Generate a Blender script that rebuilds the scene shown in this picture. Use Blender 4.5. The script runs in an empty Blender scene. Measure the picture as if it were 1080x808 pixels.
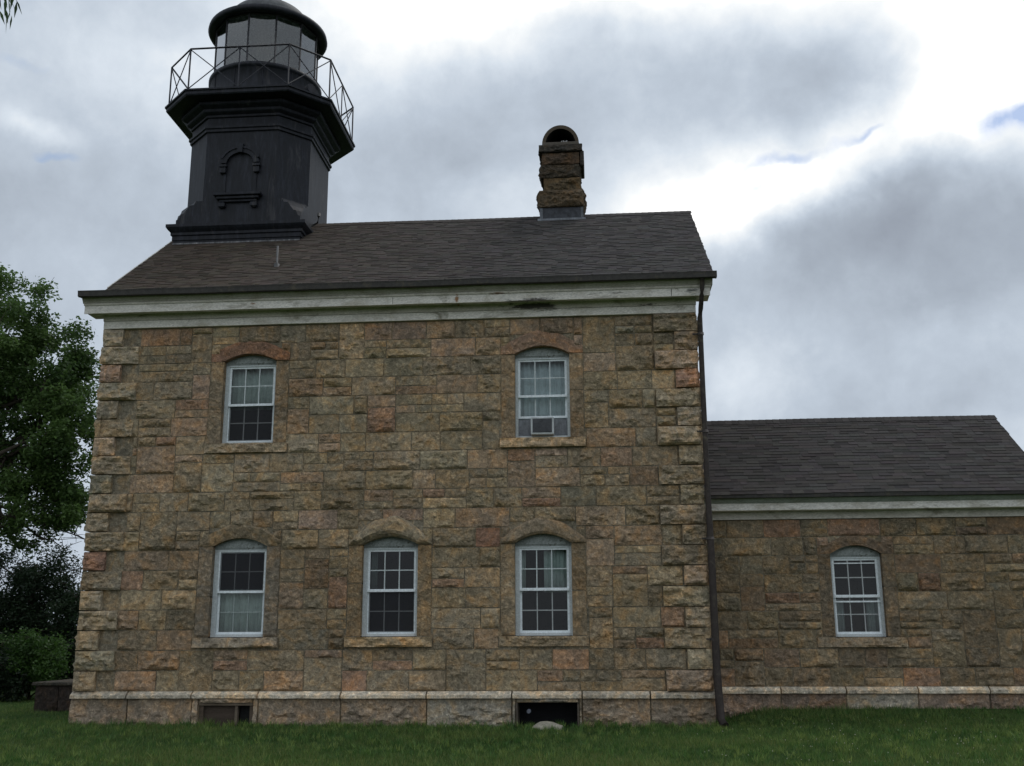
import bpy, math, random
import numpy as np
from mathutils import Vector, Matrix, noise
rnd = random.Random(11)
scene = bpy.context.scene
COL = scene.collection
PI = math.pi

# ------------------------------------------------------------------ helpers
class MB:
    """collects faces with a colour and material index, links them as ONE mesh object"""
    def __init__(s): s.v=[]; s.f=[]; s.c=[]; s.m=[]; s.sm=[]
    def add(s, vs, fs, col=(.5,.5,.5), mi=0, smooth=False):
        b=len(s.v); s.v.extend(vs)
        for f in fs:
            s.f.append(tuple(b+i for i in f)); s.c.append(col); s.m.append(mi); s.sm.append(smooth)
    def box(s,x0,x1,y0,y1,z0,z1,col=(.5,.5,.5),mi=0,bev=0.0):
        if bev<=0:
            vs=[(x,y,z) for z in (z0,z1) for y in (y0,y1) for x in (x0,x1)]
            s.add(vs,[(0,2,3,1),(4,5,7,6),(0,1,5,4),(1,3,7,5),(3,2,6,7),(2,0,4,6)],col,mi)
        else:
            b=bev
            vs=[]
            for (z,e) in ((z0,b),(z0+b,0),(z1-b,0),(z1,b)):
                for (x,y) in ((x0+e,y0+e+(b if 0 else 0)),(x1-e,y0+e),(x1-e,y1-e),(x0+e,y1-e)):
                    vs.append((x,y,z))
            fs=[(3,2,1,0),(12,13,14,15)]
            for k in range(3):
                for i in range(4):
                    j=(i+1)%4; fs.append((k*4+i,k*4+j,(k+1)*4+j,(k+1)*4+i))
            s.add(vs,fs,col,mi)
    def tube(s,pts,r,n=8,col=(.5,.5,.5),mi=0,cap=True):
        rr = r if isinstance(r,(list,tuple)) else [r]*len(pts)
        P=[Vector(p) for p in pts]; rings=[]; vs=[]
        for i,p in enumerate(P):
            d=(P[min(i+1,len(P)-1)]-P[max(i-1,0)]).normalized()
            a=Vector((0,0,1)) if abs(d.z)<.9 else Vector((1,0,0))
            u=d.cross(a).normalized(); w=d.cross(u)
            for k in range(n):
                t=2*PI*k/n; q=p+(u*math.cos(t)+w*math.sin(t))*rr[i]; vs.append(tuple(q))
        fs=[]
        for i in range(len(P)-1):
            for k in range(n):
                fs.append((i*n+k,i*n+(k+1)%n,(i+1)*n+(k+1)%n,(i+1)*n+k))
        s.add(vs,fs,col,mi,True)
        if cap:
            b=len(s.v)-len(vs)
            for ring in (0,len(P)-1):
                s.f.append(tuple(b+ring*n+k for k in range(n))); s.c.append(col); s.m.append(mi); s.sm.append(False)
    def lathe(s,cx,cy,prof,n=48,col=(.5,.5,.5),mi=0,smooth=True,a0=0.0):
        vs=[]
        for (r,z) in prof:
            for k in range(n):
                t=a0+2*PI*k/n; vs.append((cx+r*math.sin(t),cy-r*math.cos(t),z))
        fs=[]
        for i in range(len(prof)-1):
            for k in range(n):
                fs.append((i*n+k,i*n+(k+1)%n,(i+1)*n+(k+1)%n,(i+1)*n+k))
        s.add(vs,fs,col,mi,smooth)
    def rings(s,rs,col=(.5,.5,.5),mi=0,capb=True,capt=True):
        """rs: list of lists of points with equal counts"""
        n=len(rs[0]); vs=[p for r in rs for p in r]; fs=[]
        for i in range(len(rs)-1):
            for k in range(n):
                fs.append((i*n+k,i*n+(k+1)%n,(i+1)*n+(k+1)%n,(i+1)*n+k))
        if capb: fs.append(tuple(range(n-1,-1,-1)))
        if capt: fs.append(tuple((len(rs)-1)*n+k for k in range(n)))
        s.add(vs,fs,col,mi)

WL={}
def put(o,world,parent):
    pl=WL.get(parent.name,Vector((0,0,0))) if parent else Vector((0,0,0))
    o.parent=parent; o.location=Vector(world)-pl; WL[o.name]=Vector(world)
def build(name,mb,mats,parent=None,label=None,cat=None,group=None,kind=None,origin=None):
    if not isinstance(mats,(list,tuple)): mats=[mats]
    V=np.array(mb.v,dtype=np.float64)
    lo=V.min(0); hi=V.max(0)
    c=Vector(((lo[0]+hi[0])/2,(lo[1]+hi[1])/2,lo[2])) if origin is None else Vector(origin)
    V=V-np.array(c)
    me=bpy.data.meshes.new(name)
    me.from_pydata(V.tolist(),[],mb.f)
    for m in mats: me.materials.append(m)
    me.polygons.foreach_set('material_index',mb.m)
    me.polygons.foreach_set('use_smooth',mb.sm)
    at=me.color_attributes.new('Col','FLOAT_COLOR','CORNER')
    cnt=np.array([len(f) for f in mb.f])
    cc=np.repeat(np.array([(*c_[:3],1.0) for c_ in mb.c],dtype=np.float32),cnt,axis=0)
    at.data.foreach_set('color',cc.ravel())
    me.update()
    o=bpy.data.objects.new(name,me); COL.objects.link(o); put(o,c,parent); tag(o,label,cat,group,kind)
    return o
def tag(o,label=None,cat=None,group=None,kind=None):
    if label: o['label']=label
    if cat: o['category']=cat
    if group: o['group']=group
    if kind: o['kind']=kind
def thing(name,loc,label,cat,group=None):
    o=bpy.data.objects.new(name,None); COL.objects.link(o); o.empty_display_size=.3
    put(o,loc,None); tag(o,label,cat,group); return o

# ------------------------------------------------------------------ camera (solved from the wall's corners)
YAW,PITCH,ROLL,FPX=.0812561,.23309977,-.00479433,1122.73657
CAM=Vector((9.84738,-20.03954,1.6))
cy,sy,cp,sp=math.cos(YAW),math.sin(YAW),math.cos(PITCH),math.sin(PITCH)
FWD=Vector((-sy*cp,cy*cp,sp)); RT=Vector((cy,sy,0)); UP=RT.cross(FWD)
cr,sr=math.cos(ROLL),math.sin(ROLL)
R2=RT*cr+UP*sr; U2=-RT*sr+UP*cr
cd=bpy.data.cameras.new('camera'); cam=bpy.data.objects.new('camera',cd); COL.objects.link(cam)
cam.matrix_world=Matrix(((R2.x,U2.x,-FWD.x,CAM.x),(R2.y,U2.y,-FWD.y,CAM.y),(R2.z,U2.z,-FWD.z,CAM.z),(0,0,0,1)))
cd.sensor_width=36; cd.lens=36*FPX/1080; cd.clip_end=5000; cd.clip_start=.05
scene.camera=cam

# ------------------------------------------------------------------ materials
def newmat(name):
    m=bpy.data.materials.new(name); m.use_nodes=True; nt=m.node_tree
    return m,nt,nt.nodes,nt.links,nt.nodes['Principled BSDF']
def N(ns,t,**kw):
    n=ns.new(t)
    for k,v in kw.items(): setattr(n,k,v)
    return n
def noise_n(ns,ls,vec,scale,detail=4,rough=.55,dist=0):
    n=ns.new('ShaderNodeTexNoise'); n.inputs['Scale'].default_value=scale; n.inputs['Detail'].default_value=detail
    n.inputs['Roughness'].default_value=rough; n.inputs['Distortion'].default_value=dist
    ls.new(vec,n.inputs['Vector']); return n
def ramp(ns,ls,fac,stops):
    r=ns.new('ShaderNodeValToRGB'); e=r.color_ramp.elements
    e[0].position,e[0].color=stops[0][0],(*stops[0][1],1); e[1].position,e[1].color=stops[-1][0],(*stops[-1][1],1)
    for p,c in stops[1:-1]:
        q=e.new(p); q.color=(*c,1)
    ls.new(fac,r.inputs['Fac']); return r
def mix(ns,ls,fac,a,b,mode='MIX'):
    m=ns.new('ShaderNodeMix'); m.data_type='RGBA'; m.blend_type=mode
    for sock,val in ((m.inputs[0],fac),(m.inputs[6],a),(m.inputs[7],b)):
        if hasattr(val,'links'): ls.new(val,sock)
        elif isinstance(val,(int,float)): sock.default_value=val
        else: sock.default_value=(*val[:3],1)
    return m.outputs[2]
def g(v): return (v,v,v)
def attr_mat(name,rough=.85,var=((.3,g(.72)),(.5,g(1.0)),(.7,g(1.25))),nscale=9,fine=60,bump=.4,bdist=.01,stain=None,stain_scale=1.3,stain_range=(.55,.72),metallic=0,spec=.3,stretch=(1,1,1)):
    m,nt,ns,ls,b=newmat(name)
    at=N(ns,'ShaderNodeVertexColor',layer_name='Col'); tc=ns.new('ShaderNodeTexCoord')
    mp=ns.new('ShaderNodeMapping'); mp.inputs['Scale'].default_value=stretch; ls.new(tc.outputs['Object'],mp.inputs['Vector'])
    v=mp.outputs['Vector']
    n1=noise_n(ns,ls,v,nscale,5,.62,.6); n2=noise_n(ns,ls,v,fine,3,.6)
    r1=ramp(ns,ls,n1.outputs['Fac'],list(var))
    r2=ramp(ns,ls,n2.outputs['Fac'],[(.3,g(.78)),(.7,g(1.2))])
    c=mix(ns,ls,1.0,at.outputs['Color'],r1.outputs['Color'],'MULTIPLY')
    c=mix(ns,ls,1.0,c,r2.outputs['Color'],'MULTIPLY')
    if stain:
        n3=noise_n(ns,ls,v,stain_scale,6,.65,.8)
        r3=ramp(ns,ls,n3.outputs['Fac'],[(stain_range[0],g(0)),(stain_range[1],g(1))])
        c=mix(ns,ls,r3.outputs['Color'],c,stain)
    ls.new(c,b.inputs['Base Color']); b.inputs['Roughness'].default_value=rough
    b.inputs['Metallic'].default_value=metallic; b.inputs['Specular IOR Level'].default_value=spec
    if bump:
        ad=N(ns,'ShaderNodeMath',operation='MULTIPLY_ADD'); ls.new(n2.outputs['Fac'],ad.inputs[0]); ad.inputs[1].default_value=.45; ls.new(n1.outputs['Fac'],ad.inputs[2])
        bp=ns.new('ShaderNodeBump'); bp.inputs['Strength'].default_value=bump; bp.inputs['Distance'].default_value=bdist
        ls.new(ad.outputs[0],bp.inputs['Height']); ls.new(bp.outputs['Normal'],b.inputs['Normal'])
    return m

def stone_material():
    m,nt,ns,ls,b=newmat('granite_ashlar')
    at=N(ns,'ShaderNodeVertexColor',layer_name='Col'); geo=ns.new('ShaderNodeNewGeometry'); pos=geo.outputs['Position']
    off=ns.new('ShaderNodeVectorMath'); off.operation='MULTIPLY_ADD'; ls.new(at.outputs['Color'],off.inputs[0]); off.inputs[1].default_value=(61,53,47); ls.new(pos,off.inputs[2]); v=off.outputs[0]
    na=noise_n(ns,ls,v,3.2,6,.62,.9); nb=noise_n(ns,ls,v,13,6,.68,.5); nc=noise_n(ns,ls,v,38,4,.7)
    nd=noise_n(ns,ls,pos,.55,5,.65,.4)
    # rusty and grey patches inside each stone, mineral grain, broad weathering
    c=at.outputs['Color']
    ra=ramp(ns,ls,na.outputs['Fac'],[(.30,(.66,.70,.73)),(.46,(.98,.99,1)),(.60,(1.22,1.08,.92)),(.72,(1.45,1.12,.80))])
    c=mix(ns,ls,1.0,c,ra.outputs['Color'],'MULTIPLY')
    rb=ramp(ns,ls,nb.outputs['Fac'],[(.28,g(.38)),(.42,g(.82)),(.56,g(1.10)),(.70,g(1.85))])
    c=mix(ns,ls,1.0,c,rb.outputs['Color'],'MULTIPLY')
    rc=ramp(ns,ls,nc.outputs['Fac'],[(.30,g(.72)),(.5,g(1.0)),(.70,g(1.30))])
    c=mix(ns,ls,1.0,c,rc.outputs['Color'],'MULTIPLY')
    rd=ramp(ns,ls,nd.outputs['Fac'],[(.36,g(.78)),(.64,g(1.18))])
    c=mix(ns,ls,1.0,c,rd.outputs['Color'],'MULTIPLY')
    ls.new(c,b.inputs['Base Color']); b.inputs['Roughness'].default_value=.92; b.inputs['Specular IOR Level'].default_value=.22
    vo=ns.new('ShaderNodeTexVoronoi'); vo.inputs['Scale'].default_value=9; vo.feature='F1'
    wn=noise_n(ns,ls,v,6,3); mxv=ns.new('ShaderNodeVectorMath'); mxv.operation='MULTIPLY_ADD'
    ls.new(wn.outputs['Color'],mxv.inputs[0]); mxv.inputs[1].default_value=(.22,.22,.22); ls.new(v,mxv.inputs[2]); ls.new(mxv.outputs[0],vo.inputs['Vector'])
    h1=N(ns,'ShaderNodeMath',operation='MULTIPLY_ADD'); ls.new(vo.outputs['Distance'],h1.inputs[0]); h1.inputs[1].default_value=.55; ls.new(nb.outputs['Fac'],h1.inputs[2])
    h2=N(ns,'ShaderNodeMath',operation='MULTIPLY_ADD'); ls.new(nc.outputs['Fac'],h2.inputs[0]); h2.inputs[1].default_value=.30; ls.new(h1.outputs[0],h2.inputs[2])
    bp=ns.new('ShaderNodeBump'); bp.inputs['Distance'].default_value=.055
    sr=ns.new('ShaderNodeSeparateXYZ'); ls.new(at.outputs['Color'],sr.inputs[0]); m1=N(ns,'ShaderNodeMath',operation='MULTIPLY'); ls.new(sr.outputs[0],m1.inputs[0]); m1.inputs[1].default_value=317.0
    m2=N(ns,'ShaderNodeMath',operation='FRACT'); ls.new(m1.outputs[0],m2.inputs[0]); m3=N(ns,'ShaderNodeMath',operation='MULTIPLY_ADD'); ls.new(m2.outputs[0],m3.inputs[0]); m3.inputs[1].default_value=.8; m3.inputs[2].default_value=.3; ls.new(m3.outputs[0],bp.inputs['Strength'])
    ls.new(h2.outputs[0],bp.inputs['Height']); ls.new(bp.outputs['Normal'],b.inputs['Normal'])
    return m
M_STONE=stone_material()
M_MORTAR=attr_mat('lime_mortar',nscale=6,fine=70,bump=.5,bdist=.012)
M_WHITE=attr_mat('weathered_white_paint',rough=.6,nscale=4,fine=45,bump=.15,bdist=.004,var=((.3,(.66,.64,.58)),(.5,g(.93)),(.75,g(1.08))),stain=(.20,.18,.13),stain_scale=3.0,stain_range=(.58,.72),stretch=(.5,1,1.3))
def local_rot(m,marks):
    """bare rotten wood and rust where the boards have failed: own shape, in the board's own space"""
    nt=m.node_tree; ns,ls=nt.nodes,nt.links; b=ns['Principled BSDF']; cur=b.inputs['Base Color'].links[0].from_socket
    geo=ns.new('ShaderNodeNewGeometry'); sp=ns.new('ShaderNodeSeparateXYZ'); ls.new(geo.outputs['Position'],sp.inputs[0])
    mp=ns.new('ShaderNodeMapping'); mp.inputs['Scale'].default_value=(5,5,26); ls.new(geo.outputs['Position'],mp.inputs['Vector'])
    n=noise_n(ns,ls,mp.outputs['Vector'],1.0,6,.7,.6)
    def M_(op,a,b_=None):
        q=ns.new('ShaderNodeMath'); q.operation=op
        for i,v in enumerate((a,b_)):
            if v is None: continue
            if hasattr(v,'links'): ls.new(v,q.inputs[i])
            else: q.inputs[i].default_value=v
        return q.outputs[0]
    for (x,z,sx_,sz_,col,gain) in marks:
        u=M_('DIVIDE',M_('SUBTRACT',sp.outputs[0],x),sx_); w=M_('DIVIDE',M_('SUBTRACT',sp.outputs[2],z),sz_)
        e=M_('EXPONENT',M_('MULTIPLY',M_('ADD',M_('MULTIPLY',u,u),M_('MULTIPLY',w,w)),-1.0))
        f=M_('ADD',M_('MULTIPLY',e,gain),M_('MULTIPLY',M_('SUBTRACT',n.outputs['Fac'],.5),2.2))
        r=ramp(ns,ls,f,[(.42,g(0)),(.72,g(1))])
        gate=M_('MULTIPLY',r.outputs['Color'],M_('MINIMUM',M_('MULTIPLY',e,5.0),1.0))
        cur=mix(ns,ls,gate,cur,col)
    ls.new(cur,b.inputs['Base Color'])
local_rot(M_WHITE,[(8.65,7.90,.60,.07,(.055,.048,.040),1.0),(9.0,7.82,.9,.05,(.16,.15,.12),.5),(10.9,7.86,.35,.03,(.07,.06,.05),.6),(8.0,8.09,.25,.03,(.16,.09,.05),.8),(7.17,8.02,.05,.10,(.28,.15,.07),.8),(9.9,8.03,.9,.03,(.13,.12,.10),.5),(3.1,8.02,.08,.04,(.25,.14,.07),.7),(11.75,8.02,.25,.08,(.12,.12,.11),.6),(5.6,8.12,1.5,.03,(.16,.13,.09),.35)])
M_FRAME=attr_mat('window_frame_paint',rough=.5,nscale=7,fine=60,bump=.1,bdist=.003,var=((.3,g(.85)),(.5,g(1.0)),(.75,g(1.08))))
M_OLD=attr_mat('flaking_paint',rough=.75,nscale=12,fine=70,bump=.3,bdist=.004,var=((.35,g(.6)),(.5,g(.95)),(.7,g(1.15))),stain=(.10,.095,.08),stain_scale=14,stain_range=(.60,.64))
M_SHINGLE=attr_mat('asphalt_shingles',rough=.95,nscale=14,fine=160,bump=.35,bdist=.004,var=((.3,g(.86)),(.5,g(1.0)),(.7,g(1.14))),spec=.15)
M_GUTTER=attr_mat('old_gutter_metal',rough=.7,nscale=10,fine=60,bump=.2,bdist=.003,stain=(.10,.085,.06),stain_scale=6)
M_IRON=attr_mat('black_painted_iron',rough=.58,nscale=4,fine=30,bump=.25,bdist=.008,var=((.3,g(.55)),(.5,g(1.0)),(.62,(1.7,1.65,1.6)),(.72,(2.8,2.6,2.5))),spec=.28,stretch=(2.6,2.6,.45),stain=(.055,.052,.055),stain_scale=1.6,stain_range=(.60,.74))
M_LEAD=attr_mat('lead_flashing',rough=.6,nscale=8,fine=40,bump=.15,bdist=.003,var=((.3,g(.6)),(.5,g(1)),(.7,g(1.5))))
M_WOOD=attr_mat('old_wood',rough=.9,nscale=5,fine=60,bump=.4,bdist=.004,stretch=(.3,1,2.5))
M_CLOTH=attr_mat('curtain_cloth',rough=.95,nscale=6,fine=90,bump=.2,bdist=.003,var=((.3,g(.85)),(.6,g(1.05))))
M_PLASTIC=attr_mat('appliance_plastic',rough=.5,nscale=6,fine=50,bump=.05,bdist=.002)
M_CONC=attr_mat('dark_concrete',rough=.95,nscale=4,fine=50,bump=.5,bdist=.01)
M_BARK=attr_mat('bark',rough=.95,nscale=8,fine=40,bump=.8,bdist=.03,stretch=(2,2,.5))
M_DARK=attr_mat('darkened_room',rough=.95,nscale=3,fine=30,bump=0)
def leafmat(name,trans=.35):
    m,nt,ns,ls,b=newmat(name)
    at=N(ns,'ShaderNodeVertexColor',layer_name='Col')
    ls.new(at.outputs['Color'],b.inputs['Base Color']); b.inputs['Roughness'].default_value=.55; b.inputs['Specular IOR Level'].default_value=.3
    tr=ns.new('ShaderNodeBsdfTranslucent'); hs=ns.new('ShaderNodeHueSaturation'); hs.inputs['Value'].default_value=1.5
    ls.new(at.outputs['Color'],hs.inputs['Color']); ls.new(hs.outputs['Color'],tr.inputs['Color'])
    mx=ns.new('ShaderNodeMixShader'); mx.inputs[0].default_value=trans
    out=ns['Material Output']; ls.new(b.outputs[0],mx.inputs[1]); ls.new(tr.outputs[0],mx.inputs[2]); ls.new(mx.outputs[0],out.inputs['Surface'])
    return m
M_LEAF=leafmat('leaf'); M_GRASS=leafmat('grass_blade',.25)
def glassmat(name,tint=(.86,.9,.9),wav=.5,refl=.85):
    m,nt,ns,ls,b=newmat(name); out=ns['Material Output']; ns.remove(b)
    tr=ns.new('ShaderNodeBsdfTransparent'); tr.inputs['Color'].default_value=(*tint,1)
    gl=ns.new('ShaderNodeBsdfGlossy'); gl.inputs['Roughness'].default_value=.02
    tc=ns.new('ShaderNodeTexCoord'); n=noise_n(ns,ls,tc.outputs['Object'],2.2,2)
    bp=ns.new('ShaderNodeBump'); bp.inputs['Strength'].default_value=.25; bp.inputs['Distance'].default_value=.01*wav
    ls.new(n.outputs['Fac'],bp.inputs['Height']); ls.new(bp.outputs['Normal'],gl.inputs['Normal'])
    fr=ns.new('ShaderNodeFresnel'); fr.inputs['IOR'].default_value=1.5
    f2=N(ns,'ShaderNodeMath',operation='MULTIPLY'); ls.new(fr.outputs[0],f2.inputs[0]); f2.inputs[1].default_value=refl
    mx=ns.new('ShaderNodeMixShader'); ls.new(f2.outputs[0],mx.inputs[0]); ls.new(tr.outputs[0],mx.inputs[1]); ls.new(gl.outputs[0],mx.inputs[2])
    ls.new(mx.outputs[0],out.inputs['Surface']); return m
M_GLASS=glassmat('window_glass'); M_LGLASS=glassmat('lantern_glass',(.74,.78,.80),.1,3.0)
def screenmat():
    m,nt,ns,ls,b=newmat('insect_screen'); out=ns['Material Output']
    b.inputs['Base Color'].default_value=(.022,.023,.028,1); b.inputs['Roughness'].default_value=.9
    tr=ns.new('ShaderNodeBsdfTransparent'); mx=ns.new('ShaderNodeMixShader'); mx.inputs[0].default_value=.5
    ls.new(tr.outputs[0],mx.inputs[1]); ls.new(b.outputs[0],mx.inputs[2]); ls.new(mx.outputs[0],out.inputs['Surface']); return m
M_SCREEN=screenmat()
def groundmat():
    m,nt,ns,ls,b=newmat('lawn_soil'); geo=ns.new('ShaderNodeNewGeometry'); v=geo.outputs['Position']
    n1=noise_n(ns,ls,v,.5,5,.6); n2=noise_n(ns,ls,v,30,4,.7)
    r1=ramp(ns,ls,n1.outputs['Fac'],[(.3,(.030,.058,.014)),(.55,(.045,.078,.020)),(.75,(.070,.085,.028))])
    r2=ramp(ns,ls,n2.outputs['Fac'],[(.3,g(.5)),(.7,g(1.4))])
    c=mix(ns,ls,1.0,r1.outputs['Color'],r2.outputs['Color'],'MULTIPLY')
    ls.new(c,b.inputs['Base Color']); b.inputs['Roughness'].default_value=1; b.inputs['Specular IOR Level'].default_value=.1
    bp=ns.new('ShaderNodeBump'); bp.inputs['Strength'].default_value=.8; bp.inputs['Distance'].default_value=.03
    ls.new(n2.outputs['Fac'],bp.inputs['Height']); ls.new(bp.outputs['Normal'],b.inputs['Normal']); return m
M_GROUND=groundmat()

# ------------------------------------------------------------------ masonry
PAL=[((.225,.180,.115),6),((.200,.164,.110),6),((.232,.158,.105),3),((.205,.178,.128),3.5),((.275,.215,.135),2.2),((.235,.135,.092),1.3),((.180,.154,.108),2.5),((.250,.180,.130),2.2)]
def stone_col(r,k=1.0,sat=1.0):
    t=r.random()*sum(w for _,w in PAL)
    for c,w in PAL:
        t-=w
        if t<=0: break
    f=r.uniform(.86,1.18)*k*1.34; c=tuple(x*.55+y*.45 for x,y in zip(c,(.224,.167,.107))) if r.random()>.10 else c
    m_=sum(c)/3
    return tuple(max(.02,(m_+(x-m_)*sat)*f*r.uniform(.985,1.015)) for x in c)
class Frame:
    def __init__(s,o,u,n): s.o=Vector(o); s.u=Vector(u); s.n=Vector(n)
    def p(s,u,z,n): q=s.o+s.u*u+s.n*n; return (q.x,q.y,q.z+z)
def fbm(x,y,z):
    return noise.noise((x,y,z))*.6+noise.noise((x*2.1,y*2.1,z*2.1+5))*.3+noise.noise((x*4.3,y*4.3,z*4.3+9))*.15
def stone(mb,fr,u0,u1,z0,z1,prot=.03,rough=1.0,col=(.3,.25,.2),step=.034,gap=.009,zclip=None,base=-.03,e0=.007,r=rnd,slope=1.1,jit=.010):
    u0+=gap;u1-=gap;z0+=gap;z1-=gap
    if u1-u0<.03 or z1-z0<.025: return
    if zclip and min(zclip(u0),zclip(u1))<z0+.03 and max(zclip(u0),zclip(u1))<z0+.03: return
    nu=max(3,round((u1-u0)/step)); nz=max(3,round((z1-z0)/step))
    sd=r.random()*100
    pl=[(prot*r.uniform(.6,1.4), r.uniform(-.22,.22)*rough, r.uniform(-.42,.26)*rough) for _ in range(5)]
    uc=(u0+u1)/2; zc=(z0+z1)/2
    vs=[]
    for j in range(nz+1):
        for i in range(nu+1):
            u=u0+(u1-u0)*i/nu; z=z0+(z1-z0)*j/nz
            edge=i in(0,nu) or j in (0,nz)
            de=min(i/nu*(u1-u0),(1-i/nu)*(u1-u0),j/nz*(z1-z0),(1-j/nz)*(z1-z0))
            h=min(a+b_*(u-uc)+c_*(z-zc) for a,b_,c_ in pl)
            h+=fbm(u*5+sd,z*10,sd)*.060*rough*(prot/.03)**.5
            h=max(e0*.3,min(h,e0+de*slope+ (0 if edge else .004)))
            if edge:
                wob=noise.noise((u*5+sd,z*5,sd))*jit
                if i==0: u+=abs(wob)
                if i==nu: u-=abs(wob)
                if j==0: z+=abs(wob)
                if j==nz: z-=abs(wob)
            else:
                u+=r.uniform(-.008,.008); z+=r.uniform(-.008,.008)
            if zclip: z=min(z,zclip(u))
            vs.append(fr.p(u,z,h))
    fs=[]
    W=nu+1
    for j in range(nz):
        for i in range(nu):
            a=j*W+i
            if (i+j)%2: fs+= [(a,a+1,a+W+1),(a,a+W+1,a+W)]
            else: fs+= [(a,a+1,a+W),(a+1,a+W+1,a+W)]
    # skirt back to the mortar
    per=[i for i in range(W)]+[j*W+nu for j in range(1,nz+1)]+[nz*W+i for i in range(nu-1,-1,-1)]+[j*W for j in range(nz-1,0,-1)]
    nb=len(vs)
    for q in per:
        p=Vector(vs[q]); dn=(p-fr.o).dot(fr.n); p=p-fr.n*(dn-base); vs.append(tuple(p))
    L=len(per)
    for k in range(L): fs.append((per[k],nb+k,nb+(k+1)%L,per[(k+1)%L]))
    mb.add(vs,fs,col)
def subtract(rect,ex):
    out=[rect]
    for e in ex:
        nx=[]
        for (a,b,c,d) in out:
            if e[0]>=b or e[1]<=a or e[2]>=d or e[3]<=c: nx.append((a,b,c,d)); continue
            if e[0]>a: nx.append((a,e[0],c,d))
            if e[1]<b: nx.append((e[1],b,c,d))
            a2,b2=max(a,e[0]),min(b,e[1])
            if e[2]>c: nx.append((a2,b2,c,e[2]))
            if e[3]<d: nx.append((a2,b2,e[3],d))
        out=nx
    return out
def field(mb,fr,ua,ub,zs,excl,r,k=1.0,step=.036,zclip=None,rough=1.0,sat=1.0):
    """random broken-course ashlar between the course lines zs"""
    blocked=list(excl)
    for ci in range(len(zs)-1):
        z0,z1=zs[ci],zs[ci+1]
        segs=[s for s in subtract((ua,ub,z0,z1),blocked)]
        for (a,b,c,d) in segs:
            h=d-c
            if h<.05: 
                continue
            u=a
            while u<b-.02:
                full=h>.3
                t=r.random()
                w=r.uniform(.40,.95) if full else r.uniform(.3,.9)
                if h<.2: w=r.uniform(.3,.8)
                if b-(u+w)<.24: w=b-u
                e=u+w
                prot=r.choice((.014,.024,.034,.046,.065))
                rg=r.uniform(.5,1.5)
                if full and t<.24:                       # two thin stones one over the other
                    s_=r.uniform(.38,.62)*h
                    for (q0,q1) in ((c,c+s_),(c+s_,d)):
                        if r.random()<.35 and w>.55:
                            m_=u+w*r.uniform(.35,.65)
                            stone(mb,fr,u,m_,q0,q1,prot,rg*rough,stone_col(r,k,sat),step,r=r,zclip=zclip)
                            stone(mb,fr,m_,e,q0,q1,prot*.8,rg*rough,stone_col(r,k,sat),step,r=r,zclip=zclip)
                        else: stone(mb,fr,u,e,q0,q1,prot,rg*rough,stone_col(r,k,sat),step,r=r,zclip=zclip)
                elif full and t<.38 and ci<len(zs)-2 and w<.8:    # jumper rising into the next course
                    zt=d+(zs[ci+2]-z1)*r.choice((.35,.5,.6,1.0))
                    rc=(u,e,c,zt)
                    if all(not(x[0]<rc[1] and x[1]>rc[0] and x[2]<rc[3] and x[3]>rc[2]) for x in excl):
                        stone(mb,fr,u,e,c,zt,prot,rg*rough,stone_col(r,k,sat),step,r=r,zclip=zclip); blocked.append((u,e,z1,zt))
                    else: stone(mb,fr,u,e,c,d,prot,rg*rough,stone_col(r,k,sat),step,r=r,zclip=zclip)
                else: stone(mb,fr,u,e,c,d,prot,rg*rough,stone_col(r,k,sat),step,r=r,zclip=zclip)
                u=e
def backing(mb,fr,ua,ub,za,zb,holes,col=(.235,.198,.142),zclip=None):
    us=sorted({ua,ub,*[h[0] for h in holes],*[h[1] for h in holes]}|({ua+(ub-ua)*i/24 for i in range(25)} if zclip else set()))
    zs=sorted({za,zb,*[h[2] for h in holes],*[h[3] for h in holes]})
    for i in range(len(us)-1):
        for j in range(len(zs)-1):
            a,b,c,d=us[i],us[i+1],zs[j],zs[j+1]; m_=((a+b)/2,(c+d)/2)
            if any(h[0]<m_[0]<h[1] and h[2]<m_[1]<h[3] for h in holes): continue
            q=lambda u,z: fr.p(u,min(z,zclip(u)) if zclip else z,-.009)
            mb.add([q(a,c),q(b,c),q(b,d),q(a,d)],[(0,1,2,3)],col)
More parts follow.
